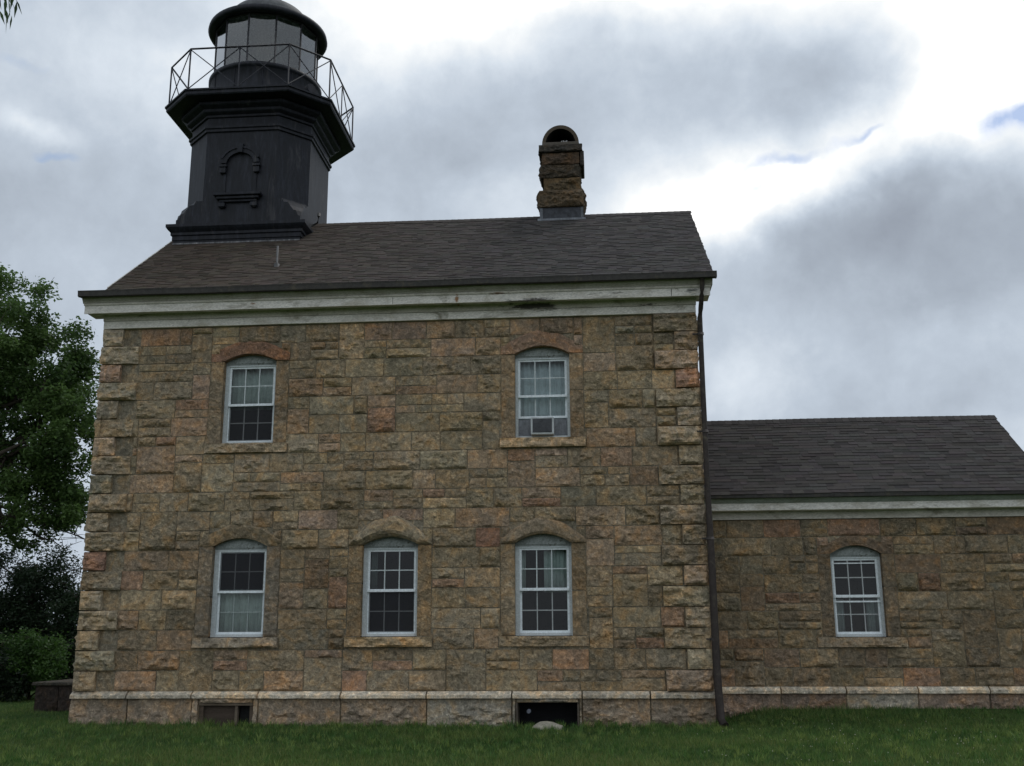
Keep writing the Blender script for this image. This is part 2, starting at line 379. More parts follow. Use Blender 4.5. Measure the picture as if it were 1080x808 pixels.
def lintel(name,fr,xc,hw,jw,zspring,rise,zend,ztop,prot,col,parent,seed):
    r=random.Random(seed); nu=40; nv=7; mb=MB(); vs=[]
    H=hw+jw
    pl=[(prot*r.uniform(.8,1.3),r.uniform(-.06,.06),r.uniform(-.2,.2)) for _ in range(4)]
    for j in range(nv+1):
        for i in range(nu+1):
            t=-1+2*i/nu; u=t*H
            zb=zspring+(rise*(1-(u/hw)**2) if abs(u)<hw else 0)
            zt=zend+(ztop-zend)*max(0,math.cos(min(1,abs(t)*1.02)*PI/2))**.9+fbm(u*3+seed,0,seed)*.05
            zt=max(zt,zb+.12)
            z=zb+(zt-zb)*j/nv
            h=min(a+b*u+c*(j/nv-.5)*.3 for a,b,c in pl)+fbm(u*6+seed,z*7,seed)*.035
            de=min((zt-z)+.001,(H-abs(u)),(z-zb)+.03)
            h=max(.004,min(h,.006+de*1.3))
            vs.append(fr.p(xc+u,z,h))
    W=nu+1; fs=[]
    for j in range(nv):
        for i in range(nu):
            a=j*W+i; fs+=[(a,a+1,a+W),(a+1,a+W+1,a+W)] if (i+j)%2 else [(a,a+1,a+W+1),(a,a+W+1,a+W)]
    per=[i for i in range(W)]+[j*W+nu for j in range(1,nv+1)]+[nv*W+i for i in range(nu-1,-1,-1)]+[j*W for j in range(nv-1,0,-1)]
    nb=len(vs)
    for q in per:
        p=Vector(vs[q]); dn=(p-fr.o).dot(fr.n); vs.append(tuple(p-fr.n*(dn+.24)))
    L=len(per)
    for k in range(L): fs.append((per[k],nb+k,nb+(k+1)%L,per[(k+1)%L]))
    mb.add(vs,fs,col)
    return build(name,mb,M_STONE,parent)

# ------------------------------------------------------------------ windows
SASH_W=.022
def make_window(fr,house,xc,hw,z0,zs,rise,cfg,seed,label=None):
    """arched stone surround + casing + double-hung sashes; returns the window part"""
    r=random.Random(seed)
    d0=-.13; # face of casing
    F=lambda mb,u0,u1,za,zb,n0,n1,col,mi=0: boxf(mb,fr,u0,u1,za,zb,n0,n1,col,mi)
    wcol=(.52,.56,.57); scol=(.78,.83,.85)
    w=MB()
    x0,x1=xc-hw,xc+hw
    ztop=zs-.055  # top of sash opening
    cw=.055
    cl=cfg.get('cl',cw)
    F(w,x0,x0+cl,z0,ztop,d0-.09,d0,wcol); F(w,x1-cw,x1,z0,ztop,d0-.09,d0,wcol)
    F(w,x0+cl,x1-cw,z0,z0+.05,d0-.09,d0+.012,wcol)
    F(w,x0+cl,x1-cw,ztop-.03,ztop,d0-.09,d0+.004,wcol)
    win=build('window',w,M_FRAME,house,label)
    # arched head panel of old boards, recess shade put into the darker grey
    h=MB(); n=14; vs=[]
    for i in range(n+1):
        u=-hw+2*hw*i/n; zt=max(ztop+.001,zs+rise*(1-(u/hw)**2)+.02)
        vs+=[fr.p(xc+u,ztop,d0+.008),fr.p(xc+u,zt,d0+.008)]
    h.add(vs,[(2*i,2*i+2,2*i+3,2*i+1) for i in range(n)],(.25,.275,.265))
    vs=[]
    for i in range(n+1):
        u=(-hw+.09)+2*(hw-.09)*i/n; zt=zs+rise*(1-(u/hw)**2)-.045
        vs+=[fr.p(xc+u,ztop+.035,d0+.022),fr.p(xc+u,max(zt,ztop+.04),d0+.022)]
    h.add(vs,[(2*i,2*i+2,2*i+3,2*i+1) for i in range(n)],(.29,.315,.305))
    h.box(0,0.001,0,0.001,0,0.001) if False else None
    build('arch_panel',h,M_OLD,win)
    a,b=x0+cl,x1-cw; zb=z0+.05; zt=ztop-.03
    zm=zb+(zt-zb)*cfg.get('mid',.5)
    drop=cfg.get('drop',0.0); lift=cfg.get('lift',0.0)
    def sash(za,zb_,n,rows,screened,mcol,name='sash',skip=0):
        s=MB(); f=.04
        F(s,a,a+f,za,zb_,n-.03,n,scol);F(s,b-f,b,za,zb_,n-.03,n,scol)
        F(s,a+f,b-f,za,za+f*1.1,n-.03,n+.001,scol);F(s,a+f,b-f,zb_-f*.9,zb_,n-.03,n+.001,scol)
        iw=(b-a-2*f); za2,zb2=za+f*1.1,zb_-f*.9
        for k in (1,2): F(s,a+f+iw*k/3-.010,a+f+iw*k/3+.010,za2,zb2,n-.026,n-.004,mcol)
        for k in range(1,rows):
            zz=za2+(zb2-za2)*k/rows
            for q in range(3): F(s,a+f+iw*q/3+(.010 if q else 0),a+f+iw*(q+1)/3-(.010 if q<2 else 0),zz-.010,zz+.010,n-.026,n-.004,mcol)
        build(name,s,M_FRAME,win)
        p=MB(); e=.0
        p.add([fr.p(a+f,za2,n-.015),fr.p(b-f,za2,n-.015),fr.p(b-f,zb2,n-.015),fr.p(a+f,zb2,n-.015)],[(0,1,2,3)])
        build('pane',p,M_GLASS,win)
        if screened:
            q=MB(); q.add([fr.p(a+f*.6,za+f*.6,n+.012),fr.p(b-f*.6,za+f*.6,n+.012),fr.p(b-f*.6,zb_-f*.4,n+.012),fr.p(a+f*.6,zb_-f*.4,n+.012)],[(0,1,2,3)])
            build('insect_screen',q,M_SCREEN,win)
            F2=MB(); 
            F(F2,a,a+f*.6,za,zb_,n+.003,n+.016,scol);F(F2,b-f*.6,b,za,zb_,n+.003,n+.016,scol)
            F(F2,a+f*.6,b-f*.6,za,za+f*.6,n+.003,n+.016,scol);F(F2,a+f*.6,b-f*.6,zb_-f*.4,zb_,n+.003,n+.016,scol)
            build('screen_frame',F2,M_FRAME,win)
    light=(.55,.60,.60); dim=(.30,.31,.31)
    if drop:
        F3=MB(); F(F3,a,b,zt-drop,zt-drop+.02,d0-.02,d0-.004,scol); build('storm_rail',F3,M_FRAME,win)
    sash(zm-.02,zt,d0-.02,2,cfg.get('screen')=='top',cfg.get('mu',light))
    if lift:
        sash(zb+lift,zm+.018,d0-.055,1,False,light)
    else:
        sash(zb,zm+.018,d0-.055,2,cfg.get('screen')=='bottom',cfg.get('ml',light))
    # meeting rail cap
    m=MB(); F(m,a,b,zm-.028,zm+.016,d0-.018,d0+.006,scol)
    if drop: F(m,a,b,zm-.12,zm-.09,d0-.018,d0+.004,scol)
    build('meeting_rail',m,M_FRAME,win)
    # curtains hung inside
    for (c0,c1,ca,cb,lab) in cfg.get('curtains',()):
        cu=MB(); nn=44; vs=[]
        ua,ub=x0+(x1-x0)*c0,x0+(x1-x0)*c1; za,zb_=z0+(zs-z0)*ca,z0+(zs-z0)*cb
        for i in range(nn+1):
            u=ua+(ub-ua)*i/nn; n_=-.33+.022*math.sin(u*62+r.random()*.5)+.012*math.sin(u*23+1)
            vs+=[fr.p(u,za,n_-.01),fr.p(u,(za+zb_)/2,n_*1.0),fr.p(u,zb_,n_)]
        cu.add(vs,[q for i in range(nn) for q in ((3*i,3*i+3,3*i+4,3*i+1),(3*i+1,3*i+4,3*i+5,3*i+2))],cfg.get('ccol',(.50,.53,.50)),0,True)
        o=build('curtain',cu,M_CLOTH,None,lab,'curtain','curtains inside the windows')
        sol=o.modifiers.new('thickness','SOLIDIFY'); sol.thickness=.004
    return win
def boxf(mb,fr,u0,u1,za,zb,n0,n1,col,mi=0):
    P=[fr.p(u,z,n) for z in (za,zb) for n in (n0,n1) for u in (u0,u1)]
    mb.add(P,[(0,2,3,1),(4,5,7,6),(0,1,5,4),(1,3,7,5),(3,2,6,7),(2,0,4,6)],col,mi)
def surround(fr,house,win,xc,hw,jw,z0,zs,rise,zend,ztop,prot,seed,lcol,jcol,sillx=.30):
    r=random.Random(seed)
    l=lintel('lintel',fr,xc,hw,jw,zs,rise,zend,ztop,prot,lcol,win,seed)
    for sgn in (-1,1):
        j=MB(); zz=z0
        n=r.choice((1,1,2)) ; cuts=[z0]+[z0+(zs-z0)*(k/n+(r.uniform(-.12,.12) if 0<k<n else 0)) for k in range(1,n+1)]
        for k in range(n):
            kf=r.uniform(.9,1.1); c=tuple(x*kf for x in jcol)
            a,b=(xc-hw-jw,xc-hw+.008) if sgn<0 else (xc+hw-.008,xc+hw+jw)
            stone(j,fr,a,b,cuts[k],cuts[k+1],.02,.6,c,.035,r=r,base=-.24,e0=.012,slope=.5,jit=.004)
        build('jamb',j,M_STONE,win)
    s=MB(); stone(s,fr,xc-hw-sillx,xc+hw+sillx,z0-.20,z0,.13,.6,tuple(x*1.45 for x in jcol),.035,r=r,base=-.26,e0=.09,slope=1.6,jit=.008)
    build('sill',s,M_STONE,win)

# =================================================================== MAIN HOUSE
W,D,ZW,ZT=11.73,7.1,.62,7.68
SL=.72; ZE=8.36; YE=-.45; YR=3.55
def roofz(y,dz=0): return ZE+SL*(min(y,2*YR-y)-YE)+dz
house=thing('keepers_house',(W/2,D/2,0),'two storey brown rock-faced stone house with arched white windows, grey shingle roof and quoined corners','house')
FRONT=Frame((0,0,0),(1,0,0),(0,-1,0)); RIGHT=Frame((W,0,0),(0,1,0),(1,0,0)); LEFT=Frame((0,D,0),(0,-1,0),(-1,0,0)); BACK=Frame((W,D,0),(-1,0,0),(0,1,0))
HW,JW=.53,.27
wins=[ # xc, sill top, spring, rise, zend, ztop, prot, seed
 (2.99,5.29,6.95,.145,7.10,7.38,.05,3,(0.312,0.181,0.119),(0.269,0.206,0.138)),
 (8.80,5.29,6.95,.155,7.09,7.42,.045,4,(0.269,0.175,0.119),(0.281,0.206,0.131)),
 (2.98,1.60,3.29,.155,3.40,3.72,.045,5,(0.250,0.194,0.125),(0.231,0.188,0.138)),
 (5.89,1.60,3.29,.15,3.36,3.82,.16,6,(0.288,0.231,0.156),(0.281,0.206,0.125)),
 (8.78,1.60,3.29,.17,3.36,3.76,.10,7,(0.269,0.206,0.138),(0.256,0.194,0.125))]
excl=[];holes=[]
for (xc,z0,zs,rise,ze,zt,pr_,sd,lc,jc) in wins:
    excl.append((xc-HW-JW,xc+HW+JW,z0,ze)); excl.append((xc-HW-.30,xc+HW+.30,z0-.2,z0)); excl.append((xc-.62,xc+.62,ze,zt-.08))
    holes.append((xc-HW,xc+HW,z0-.02,zs+rise+.03))
NC=19; ch=(ZT-ZW)/NC; zs_=[ZW+ch*i for i in range(NC+1)]
wall=MB(); rw=random.Random(5)
backing(wall,FRONT,0,W,0,ZT,holes+[(2.37,3.39,0.0,.41),(8.26,9.40,0.0,.42)])
qex=[]
for i in range(NC):
    long=(i%2==0)
    a=.70 if long else .36; b=.76 if long else .38
    # field stones reach the quoins' ends
    qex.append((0,a,zs_[i],zs_[i+1])); qex.append((W-b,W,zs_[i],zs_[i+1]))
field(wall,FRONT,0,W,zs_,excl+qex,rw)
gz=lambda u: roofz(u,-.20)      # right gable: u runs front to back
gzl=lambda u: roofz(D-u,-.20)
for F_,clip,ln in ((RIGHT,gz,D),(LEFT,gzl,D)):
    zz=[ZW+ch*i for i in range(30)]
    backing(wall,F_,0,ln,0,11.3,[],zclip=clip)
    ex=[(0,.36 if i%2==0 else .7,zz[i],zz[i+1]) for i in range(NC)]+[(ln-(.36 if i%2==0 else .7),ln,zz[i],zz[i+1]) for i in range(NC)]
    field(wall,F_,0,ln,zz,ex,rw,step=.07,zclip=clip)
backing(wall,BACK,0,W,0,ZT,[]); field(wall,BACK,0,W,zs_,[],rw,step=.09)
build('wall',wall,M_STONE,house)
# quoins on all four corners, proud of the field
for (FA,FB,end) in ((FRONT,RIGHT,W),(LEFT,FRONT,D),(RIGHT,BACK,D),(BACK,LEFT,W)):
    q=MB()
    for i in range(NC):
        la=(.76 if FA is FRONT else .70) if i%2==0 else .37; lb=.36 if i%2==0 else .70
        c=stone_col(rw,1.2,.9)
        pq=rw.uniform(.11,.15)
        stone(q,FA,end-la,end+.075,zs_[i],zs_[i+1],pq,.8,c,.04,r=rw,e0=.080,slope=1.3,jit=.008)
        stone(q,FB,-.075,lb,zs_[i],zs_[i+1],pq,.8,c,.04,r=rw,e0=.080,slope=1.3,jit=.008)
    build('quoins',q,M_STONE,house)
# water table of long blocks with a lighter dressed margin on top
def watertable(name,sets,zt,zb,parent,col=(.30,.235,.17)):
    mb=MB(); r=random.Random(9)
    for (fr,joints,prot,vents) in sets:
        for a,b in zip(joints[:-1],joints[1:]):
            kf=r.uniform(.85,1.25); c=tuple(x*kf for x in (col if r.random()<.6 else (.29,.255,.20)))
            for (p0,p1,q0,q1) in subtract((a,b,zb,zt-.12),vents):
                stone(mb,fr,p0,p1,q0,q1,prot+.01,.9,c,.04,gap=.013,r=r,base=-.2,e0=prot*.82,slope=.9,jit=.006)
            # margin: vertical fillet then weathered slope
            kf=r.uniform(.85,1.1); lc=tuple(x*kf for x in (.58,.50,.39)); n1=prot+.012; g_=.014
            za=zt-.12
            P=[]; nn=max(2,int((b-a)/.15))
            for i in range(nn+1):
                u=a+g_+(b-a-2*g_)*i/nn; w=r.uniform(-.006,.006)
                P+=[fr.p(u,za,-.1),fr.p(u,za+w*.5,n1+.002),fr.p(u,za+.055+w,n1+.008+w),fr.p(u,zt,.012),fr.p(u,zt,-.1)]
            fs=[]
            for i in range(nn):
                for k in range(4): fs.append((5*i+k,5*i+5+k,5*i+6+k,5*i+k+1))
            fs+= [(4,3,2,1,0),tuple(5*nn+k for k in range(5))]
            mb.add(P,fs,lc)
    return build(name,mb,M_STONE,parent)
watertable('water_table',[(FRONT,[-.10,1.0,2.24,3.49,5.04,6.63,8.19,9.46,10.68,W+.10],.10,[(2.37,3.39,-.3,.41),(8.26,9.40,-.3,.42)]),
  (RIGHT,[.12,1.3,2.6,3.9,5.2,6.3,D-.12],.10,[]),(LEFT,[.12,1.3,2.6,3.9,5.2,6.3,D-.12],.10,[]),(BACK,[-.1,2,4,6,8,10,W+.1],.10,[])],ZW,-.25,house)
# windows
LAB=[ 'upper left window with pale curtain above and dark screen below','upper right window with air conditioner in the raised sash','lower left window, dark above with pale curtain below',
 'middle lower window, dark in both sashes','lower right window with a curtain on its right half']
cfgs=[
 dict(screen='bottom',ml=(.55,.56,.56),mid=.49,curtains=[(.0,1.0,.44,.99,'pale gauze curtain across top half of the upper left window')],ccol=(.40,.47,.44),cl=.075),
 dict(mid=.52,lift=.36,curtains=[(.0,1.0,.0,1.0,'pale blue-white curtain behind the window with the air conditioner')],ccol=(.55,.64,.66)),
 dict(screen='top',mu=(.32,.33,.33),mid=.51,curtains=[(.0,1.0,.0,.53,'pale grey-green curtain across bottom half of the lower left window')],ccol=(.46,.53,.49),ml=(.30,.35,.34),cl=.09),
 dict(screen='bottom',ml=(.42,.44,.44),mid=.51,curtains=[(.03,.22,.52,.97,'narrow strip of dark curtain at left inside the middle lower window')],ccol=(.12,.15,.14),cl=.085),
 dict(mid=.51,ml=(.36,.38,.38),curtains=[(.50,1.0,.47,1.0,'white lace curtain on right half of the lower right window'),(.02,.17,.47,.99,'narrow white curtain at left edge of the lower right window')],ccol=(.46,.54,.51),cl=.08)]
wobjs=[]
for wi,(xc,z0,zs,rise,ze,zt,pr_,sd,lc,jc) in enumerate(wins):
    w_=make_window(FRONT,house,xc,HW,z0,zs,rise,cfgs[wi],sd,LAB[wi]); wobjs.append(w_)
    surround(FRONT,house,w_,xc,HW,JW,z0,zs,rise,ze,zt,pr_,sd,lc,jc)
# rooms behind the windows; their indoor gloom is put into the near-black colour
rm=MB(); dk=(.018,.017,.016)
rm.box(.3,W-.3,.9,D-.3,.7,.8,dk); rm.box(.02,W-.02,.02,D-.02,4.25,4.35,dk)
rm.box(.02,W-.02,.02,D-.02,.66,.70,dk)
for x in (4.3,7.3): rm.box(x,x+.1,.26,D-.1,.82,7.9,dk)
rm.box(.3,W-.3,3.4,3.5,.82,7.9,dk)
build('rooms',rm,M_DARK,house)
# basement openings
bw=MB(); wd=(.10,.075,.055)
boxf(bw,FRONT,2.37,3.39,-.05,.02,-.10,.02,wd); boxf(bw,FRONT,2.37,3.39,.37,.41,-.12,.03,(.14,.11,.08))
boxf(bw,FRONT,2.37,2.45,.02,.37,-.10,.0,wd); boxf(bw,FRONT,3.33,3.39,.02,.37,-.10,.0,wd); boxf(bw,FRONT,3.05,3.10,.02,.37,-.10,.0,(.15,.12,.09))
bwo=build('basement_window',bw,M_WOOD,house)
b2=MB(); boxf(b2,FRONT,2.45,3.05,.02,.37,-.09,-.06,(.07,.052,.04)); boxf(b2,FRONT,3.10,3.33,.02,.37,-.2,-.16,(.02,.02,.02)); build('board',b2,M_WOOD,bwo)
b3=MB()
boxf(b3,FRONT,8.26,8.29,-.04,.42,-.5,.03,(.12,.10,.08)); boxf(b3,FRONT,9.37,9.40,-.04,.42,-.5,.03,(.12,.10,.08)); boxf(b3,FRONT,8.29,9.37,-.04,0.0,-.5,.0,(.05,.045,.04))
boxf(b3,FRONT,8.29,9.37,0.0,.42,-.52,-.5,(.012,.012,.014))
o3=build('basement_window',b3,M_WOOD,house,'open black basement window with a pipe end inside')
b4=MB(); b4.tube([FRONT.p(8.49,.27,-.30),FRONT.p(8.49,.27,-.02)],.022,12,(.10,.11,.13)); b4.tube([FRONT.p(8.49,.27,-.06),FRONT.p(8.49,.27,-.0)],.038,12,(.13,.14,.17)); build('pipe_end',b4,M_LEAD,o3)

# cornice: profile run along the eave, with short returns at both ends
def run(mb,prof,x0,x1,col,mi=0,nseg=1,wob=0,seed=0):
    """prof: (n,z) polygon in section, extruded along the front"""
    r=random.Random(seed); P=[]; k=len(prof)
    for i in range(nseg+1):
        x=x0+(x1-x0)*i/nseg; dz=(noise.noise((x*.7,seed,0))*wob)
        P+=[(x,-n,z+dz) for n,z in prof]
    fs=[]
    for i in range(nseg):
        for j in range(k): fs.append((i*k+j,(i+1)*k+j,(i+1)*k+(j+1)%k,i*k+(j+1)%k))
    fs+=[tuple(range(k-1,-1,-1)),tuple(nseg*k+j for j in range(k))]
    mb.add(P,fs,col,mi)
pc=(.70,.665,.61)
c=MB()
run(c,[(-.1,7.68),(.075,7.68),(.075,7.83),(.06,7.835),(-.1,7.835)],-.07,W+.07,pc,nseg=20,wob=.004,seed=1)
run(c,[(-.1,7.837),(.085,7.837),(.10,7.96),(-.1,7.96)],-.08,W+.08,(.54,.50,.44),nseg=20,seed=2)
FRZ=c
c=MB()
run(c,[(-.15,7.962),(.33,7.962),(.33,7.925),(.355,7.925),(.355,8.085),(-.15,8.085)],-.36,W+.33,pc,nseg=24,wob=.008,seed=3)
run(c,[(-.15,8.087),(.375,8.087),(.385,8.115),(.375,8.13),(-.15,8.13)],-.37,W+.35,(.60,.565,.50),nseg=24,wob=.006,seed=3)
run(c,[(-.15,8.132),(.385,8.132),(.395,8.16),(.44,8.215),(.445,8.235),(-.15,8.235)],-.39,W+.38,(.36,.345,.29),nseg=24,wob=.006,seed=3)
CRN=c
# sloping rake boards on the gables
for side,xa,xb in ((1,W+.003,W+.35),(-1,-.03,.0)):
    rb=MB()
    for s_ in (0,1):
        ya,yb=(YE+.3,YR) if s_==0 else (2*YR-YE-.3,YR)
        za,zb=roofz(ya),roofz(yb)
        for (e0,e1,t0,t1) in (((xa,xb,.03,.10)),((xa if side<0 else xa,xa+.05 if side>0 else xb,.10,.30)),((xb-.03,xb,.10,.19))):
            P=[(x,y,z-t) for (y,z) in ((ya,za),(yb,zb)) for t in (t0,t1) for x in (e0,e1)]
            rb.add(P,[(0,1,3,2),(4,6,7,5),(0,4,5,1),(2,3,7,6),(0,2,6,4),(1,5,7,3)],pc)
    build('rake_board',rb,M_WHITE,house)
build('frieze',FRZ,M_WHITE,house)
CRN.box(11.32,11.332,-.3585,-.34,7.935,8.075,(.08,.08,.07)); CRN.box(5.9,5.91,-.3585,-.34,7.935,8.075,(.2,.19,.16))
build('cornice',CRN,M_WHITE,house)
# gutter
gt=MB(); dg=(.050,.046,.043)
run(gt,[(.40,8.24),(.52,8.215),(.565,8.225),(.575,8.30),(.585,8.335),(.56,8.345),(.555,8.26),(.42,8.26),(.42,8.345),(.40,8.345)],-.42,W+.45,dg,nseg=60,wob=.012,seed=4)
for xe in (-.42,W+.44): gt.box(xe,xe+.012,-.57,-.40,8.235,8.335,dg)
gut=build('gutter',gt,M_GUTTER,house)
for k in range(13):
    gb=MB(); x=.3+k*.95; gb.box(x,x+.03,-.592,-.40,8.338+noise.noise((x*.7,4,0))*.012,8.352+noise.noise((x*.7,4,0))*.012,(.10,.09,.08))
    build('gutter_strap',gb,M_GUTTER,gut)
# downspout
dp=MB(); dc=(.040,.031,.027)
dp.tube([(W+.18,-.48,8.22),(W+.17,-.47,8.02),(W+.16,-.42,7.90),(W+.15,-.22,7.70),(W+.135,-.12,7.55),(W+.13,-.12,6.3),(W+.13,-.12,4.2),(W+.14,-.13,3.0),(W+.14,-.14,1.0),(W+.15,-.17,.55),(W+.16,-.22,.16),(W+.21,-.32,.05)],[.045,.045,.045,.047,.05,.05,.052,.066,.07,.072,.075,.08],12,dc)
dso=build('downspout',dp,M_GUTTER,house)
for z in (7.2,5.3,3.3,1.5):
    bb=MB(); bb.tube([(W+.135,-.125,z),(W+.135,-.125,z+.05)],.076 if z<4 else .062,12,(.05,.042,.038)); bb.box(W-.02,W+.12,-.14,-.11,z+.012,z+.04,(.05,.042,.038)); build('bracket',bb,M_GUTTER,dso)

# ------------------------------------------------------------------ shingled roofs
def shingles(mb,x0,x1,ye,ze,yr,sl,r,front=True,exp=.135,tone=(.070,.062,.056),tabs=(.10,.30),taper=None,mirror=None,hue=None):
    L=math.hypot(yr-ye,(yr-ye)*sl); n=int(L/exp); ex=L/n
    dy=1/math.hypot(1,sl); dz=sl*dy; nn=(-sl*dy,dy)   # normal in (y,z): (-dz,dy)
    for i in range(n):
        s0=i*ex; s1=min(L,s0+ex*1.25)
        x=x0-r.uniform(0,.3)
        while x<x1:
            w=r.uniform(*tabs); a=max(x0,x)+ (r.uniform(-.012,.012) if x<=x0 else 0); b=min(x1,x+w)
            if b>=x1: b=x1+r.uniform(-.012,.012)
            if b-a>.01:
                th=r.choice((.006,.007,.013,.015)); f=r.choice((.72,.86,.95,1.0,1.06,1.15)) 
                t=hue((a+b)/2) if hue else tone
                c_=tuple(q_*f*r.uniform(.95,1.05) for q_ in t)
                def P(s,h,xx):
                    y=ye+s*dy-h*dz; z=ze+s*dz+h*dy+ sag(xx)
                    if mirror is not None: y=2*mirror-y
                    return (xx,y,z)
                drop=r.uniform(-.008,.008)
                vs=[P(s0+drop,th,a+.002),P(s0+drop,th,b-.002),P(s1,.002,b-.002),P(s1,.002,a+.002),P(s0+drop,-.004,a+.002),P(s0+drop,-.004,b-.002)]
                fs=[(0,1,2,3),(4,5,1,0)]
                if mirror is not None: fs=[f_[::-1] for f_ in fs]
                mb.add(vs,fs,c_)
            x+=w
def sag(x): return noise.noise((x*.22,3.3,0))*.03
def slab(mb,x0,x1,ye,ze,yr,sl,th=.09,col=(.05,.045,.04)):
    n=24
    for m_ in (0,1):
        P=[]
        for i in range(n+1):
            x=x0+(x1-x0)*i/n
            for (y,t) in ((ye,0),(yr,0),(yr,th),(ye,th)):
                z=ze+sl*(y-ye)-t-.004+sag(x)
                P.append((x,(2*yr-y) if m_ else y,z))
        fs=[]
        for i in range(n):
            for j in range(4): fs.append((i*4+j,(i+1)*4+j,(i+1)*4+(j+1)%4,i*4+(j+1)%4))
        fs+=[(0,1,2,3),tuple(4*n+j for j in range(4))]
        mb.add(P,fs,col)
def ridgecap(mb,x0,x1,yr,zr,sl,r,tone,hue=None):
    x=x0
    while x<x1:
        e=min(x1,x+.15); f=r.uniform(.75,1.2); t=hue(x) if hue else tone; c_=tuple(q_*f for q_ in t); w=.16
        zz=zr+sag(x)+.012
        vs=[(x,yr-w,zz-w*sl+.010),(x,yr,zz+.018),(x,yr+w,zz-w*sl+.010),(e+.02,yr-w,zz-w*sl+.004),(e+.02,yr,zz+.012),(e+.02,yr+w,zz-w*sl+.004)]
        mb.add(vs,[(0,3,4,1),(1,4,5,2),(0,1,2)],c_); x=e
def hue_main(x):
    t=max(0,min(1,(x-1)/8)); a=(.072,.056,.043); b=(.060,.055,.053)
    return tuple(a[i]+(b[i]-a[i])*t for i in range(3))
XR0,XR1=.05,W+.40
rr=random.Random(21); rf=MB()
slab(rf,XR0,XR1,YE,ZE,YR,SL)
shingles(rf,XR0,XR1,YE-.04,ZE-.04*SL,YR,SL,rr,hue=hue_main,exp=.115)
shingles(rf,XR0,XR1,YE-.04,ZE-.04*SL,YR,SL,rr,hue=hue_main,mirror=YR,exp=.2,tabs=(.4,.9))
ridgecap(rf,XR0,XR1,YR,ZE+SL*(YR-YE),SL,rr,(.07,.06,.055),hue_main)
roof=build('roof',rf,M_SHINGLE,house)
# soffit board closing the eave at the back and under the front overhang
sf=MB(); sf.box(-.3,W+.3,D+.0,D+.35,7.95,8.2,pc); build('rear_cornice',sf,M_WHITE,house)
vp=MB(); vp.tube([(3.22,.66,9.05),(3.22,.66,9.62)],.022,10,(.10,.10,.10)); vp.tube([(3.22,.66,9.10),(3.22,.66,9.22)],.06,10,(.08,.08,.08)); build('vent_pipe',vp,M_LEAD,roof)

# chimney
rc_=random.Random(33); CX,CY=9.13,3.78
ch_=MB()
def course(mb,hx,hy,z0,z1,c,cx=CX,cy=CY,p=.065):
    for fr,l in ((Frame((cx-hx,cy-hy,0),(1,0,0),(0,-1,0)),2*hx),(Frame((cx+hx,cy-hy,0),(0,1,0),(1,0,0)),2*hy),(Frame((cx-hx,cy+hy,0),(0,-1,0),(-1,0,0)),2*hy),(Frame((cx+hx,cy+hy,0),(-1,0,0),(0,1,0)),2*hx)):
        stone(mb,fr,-.025,l+.025,z0,z1,p,1.0,c,.03,r=rc_,e0=.014,gap=.004,base=-.08,slope=.8,jit=.02)
    mb.box(cx-hx+.01,cx+hx-.01,cy-hy+.01,cy+hy-.01,z0-.004,z1+.004,tuple(x*.6 for x in c))
hy=.47
course(ch_,.50,hy+.05,11.36,11.78,(.115,.085,.055),p=.085)
course(ch_,.415,hy-.02,11.785,12.12,(.125,.092,.055),cx=CX+.02)
course(ch_,.435,hy-.01,12.125,12.45,(.085,.068,.050),cx=CX-.02)
course(ch_,.425,hy-.01,12.455,12.76,(.095,.066,.046))
course(ch_,.50,hy+.06,12.765,12.94,(.060,.052,.044),p=.04)
chim=build('chimney',ch_,M_STONE,house)
dr=MB(); dr.box(CX+.46,CX+.55,CY-.50,CY+.3,12.40,12.78,(.06,.05,.042),bev=.02); build('hanging_slab',dr,M_STONE,chim)
fl=MB(); fl.box(CX-.50,CX+.50,CY-.49,CY+.49,10.7,11.37,(.040,.043,.052)); fl.box(CX-.56,CX+.56,CY-.53,CY-.47,roofz(3.28,0)-.02,roofz(3.28,0)+.03,(.16,.17,.19))
fl.box(CX-.51,CX-.44,CY-.498,CY-.48,11.03,11.36,(.14,.15,.17)); fl.box(CX+.45,CX+.51,CY-.498,CY-.48,11.03,11.36,(.11,.12,.13))
build('flashing',fl,M_LEAD,chim)
hd=MB(); n=20; ro,ri=.44,.36; zb=12.98; y0,y1=CY-.46,CY+.46
for (ra,fl_) in ((ro,0),(ri,1)):
    vs=[];
    for k in range(n+1):
        t=PI*k/n; x=CX-ra*math.cos(t)*1.0; z=zb+ra*math.sin(t)*1.12
        vs+=[(x,y0,z),(x,y1 if not fl_ else y1-.06,z)]
    hd.add(vs,[(2*k,2*k+2,2*k+3,2*k+1) if not fl_ else (2*k+1,2*k+3,2*k+2,2*k) for k in range(n)],(.070,.052,.038) if not fl_ else (.018,.016,.014),0,True)
for yy in (y0,):
    vs=[]
    for k in range(n+1):
        t=PI*k/n
        vs+=[(CX-ro*math.cos(t),yy,zb+ro*1.12*math.sin(t)),(CX-ri*math.cos(t),yy,zb+ri*1.12*math.sin(t))]
    hd.add(vs,[(2*k,2*k+1,2*k+3,2*k+2) for k in range(n)],(.085,.065,.045))
vs=[(CX,y1-.06,zb)]+[(CX-ri*math.cos(PI*k/n),y1-.06,zb+ri*1.12*math.sin(PI*k/n)) for k in range(n+1)]
hd.add(vs,[(0,k+1,k+2) for k in range(n)],(.02,.018,.016))
hd.box(CX-.43,CX+.43,y0-.03,y0+.10,12.93,13.03,(.10,.085,.07),bev=.015); hd.box(CX-.44,CX+.44,y0+.12,y1,12.93,12.985,(.05,.04,.035))
for k in range(4): hd.box(CX+.02+k*.04,CX+.04+k*.04,y0+.0,y0+.06,13.03,13.06+.01*(k%2),(.4,.4,.4))
build('hood',hd,M_MORTAR,chim)

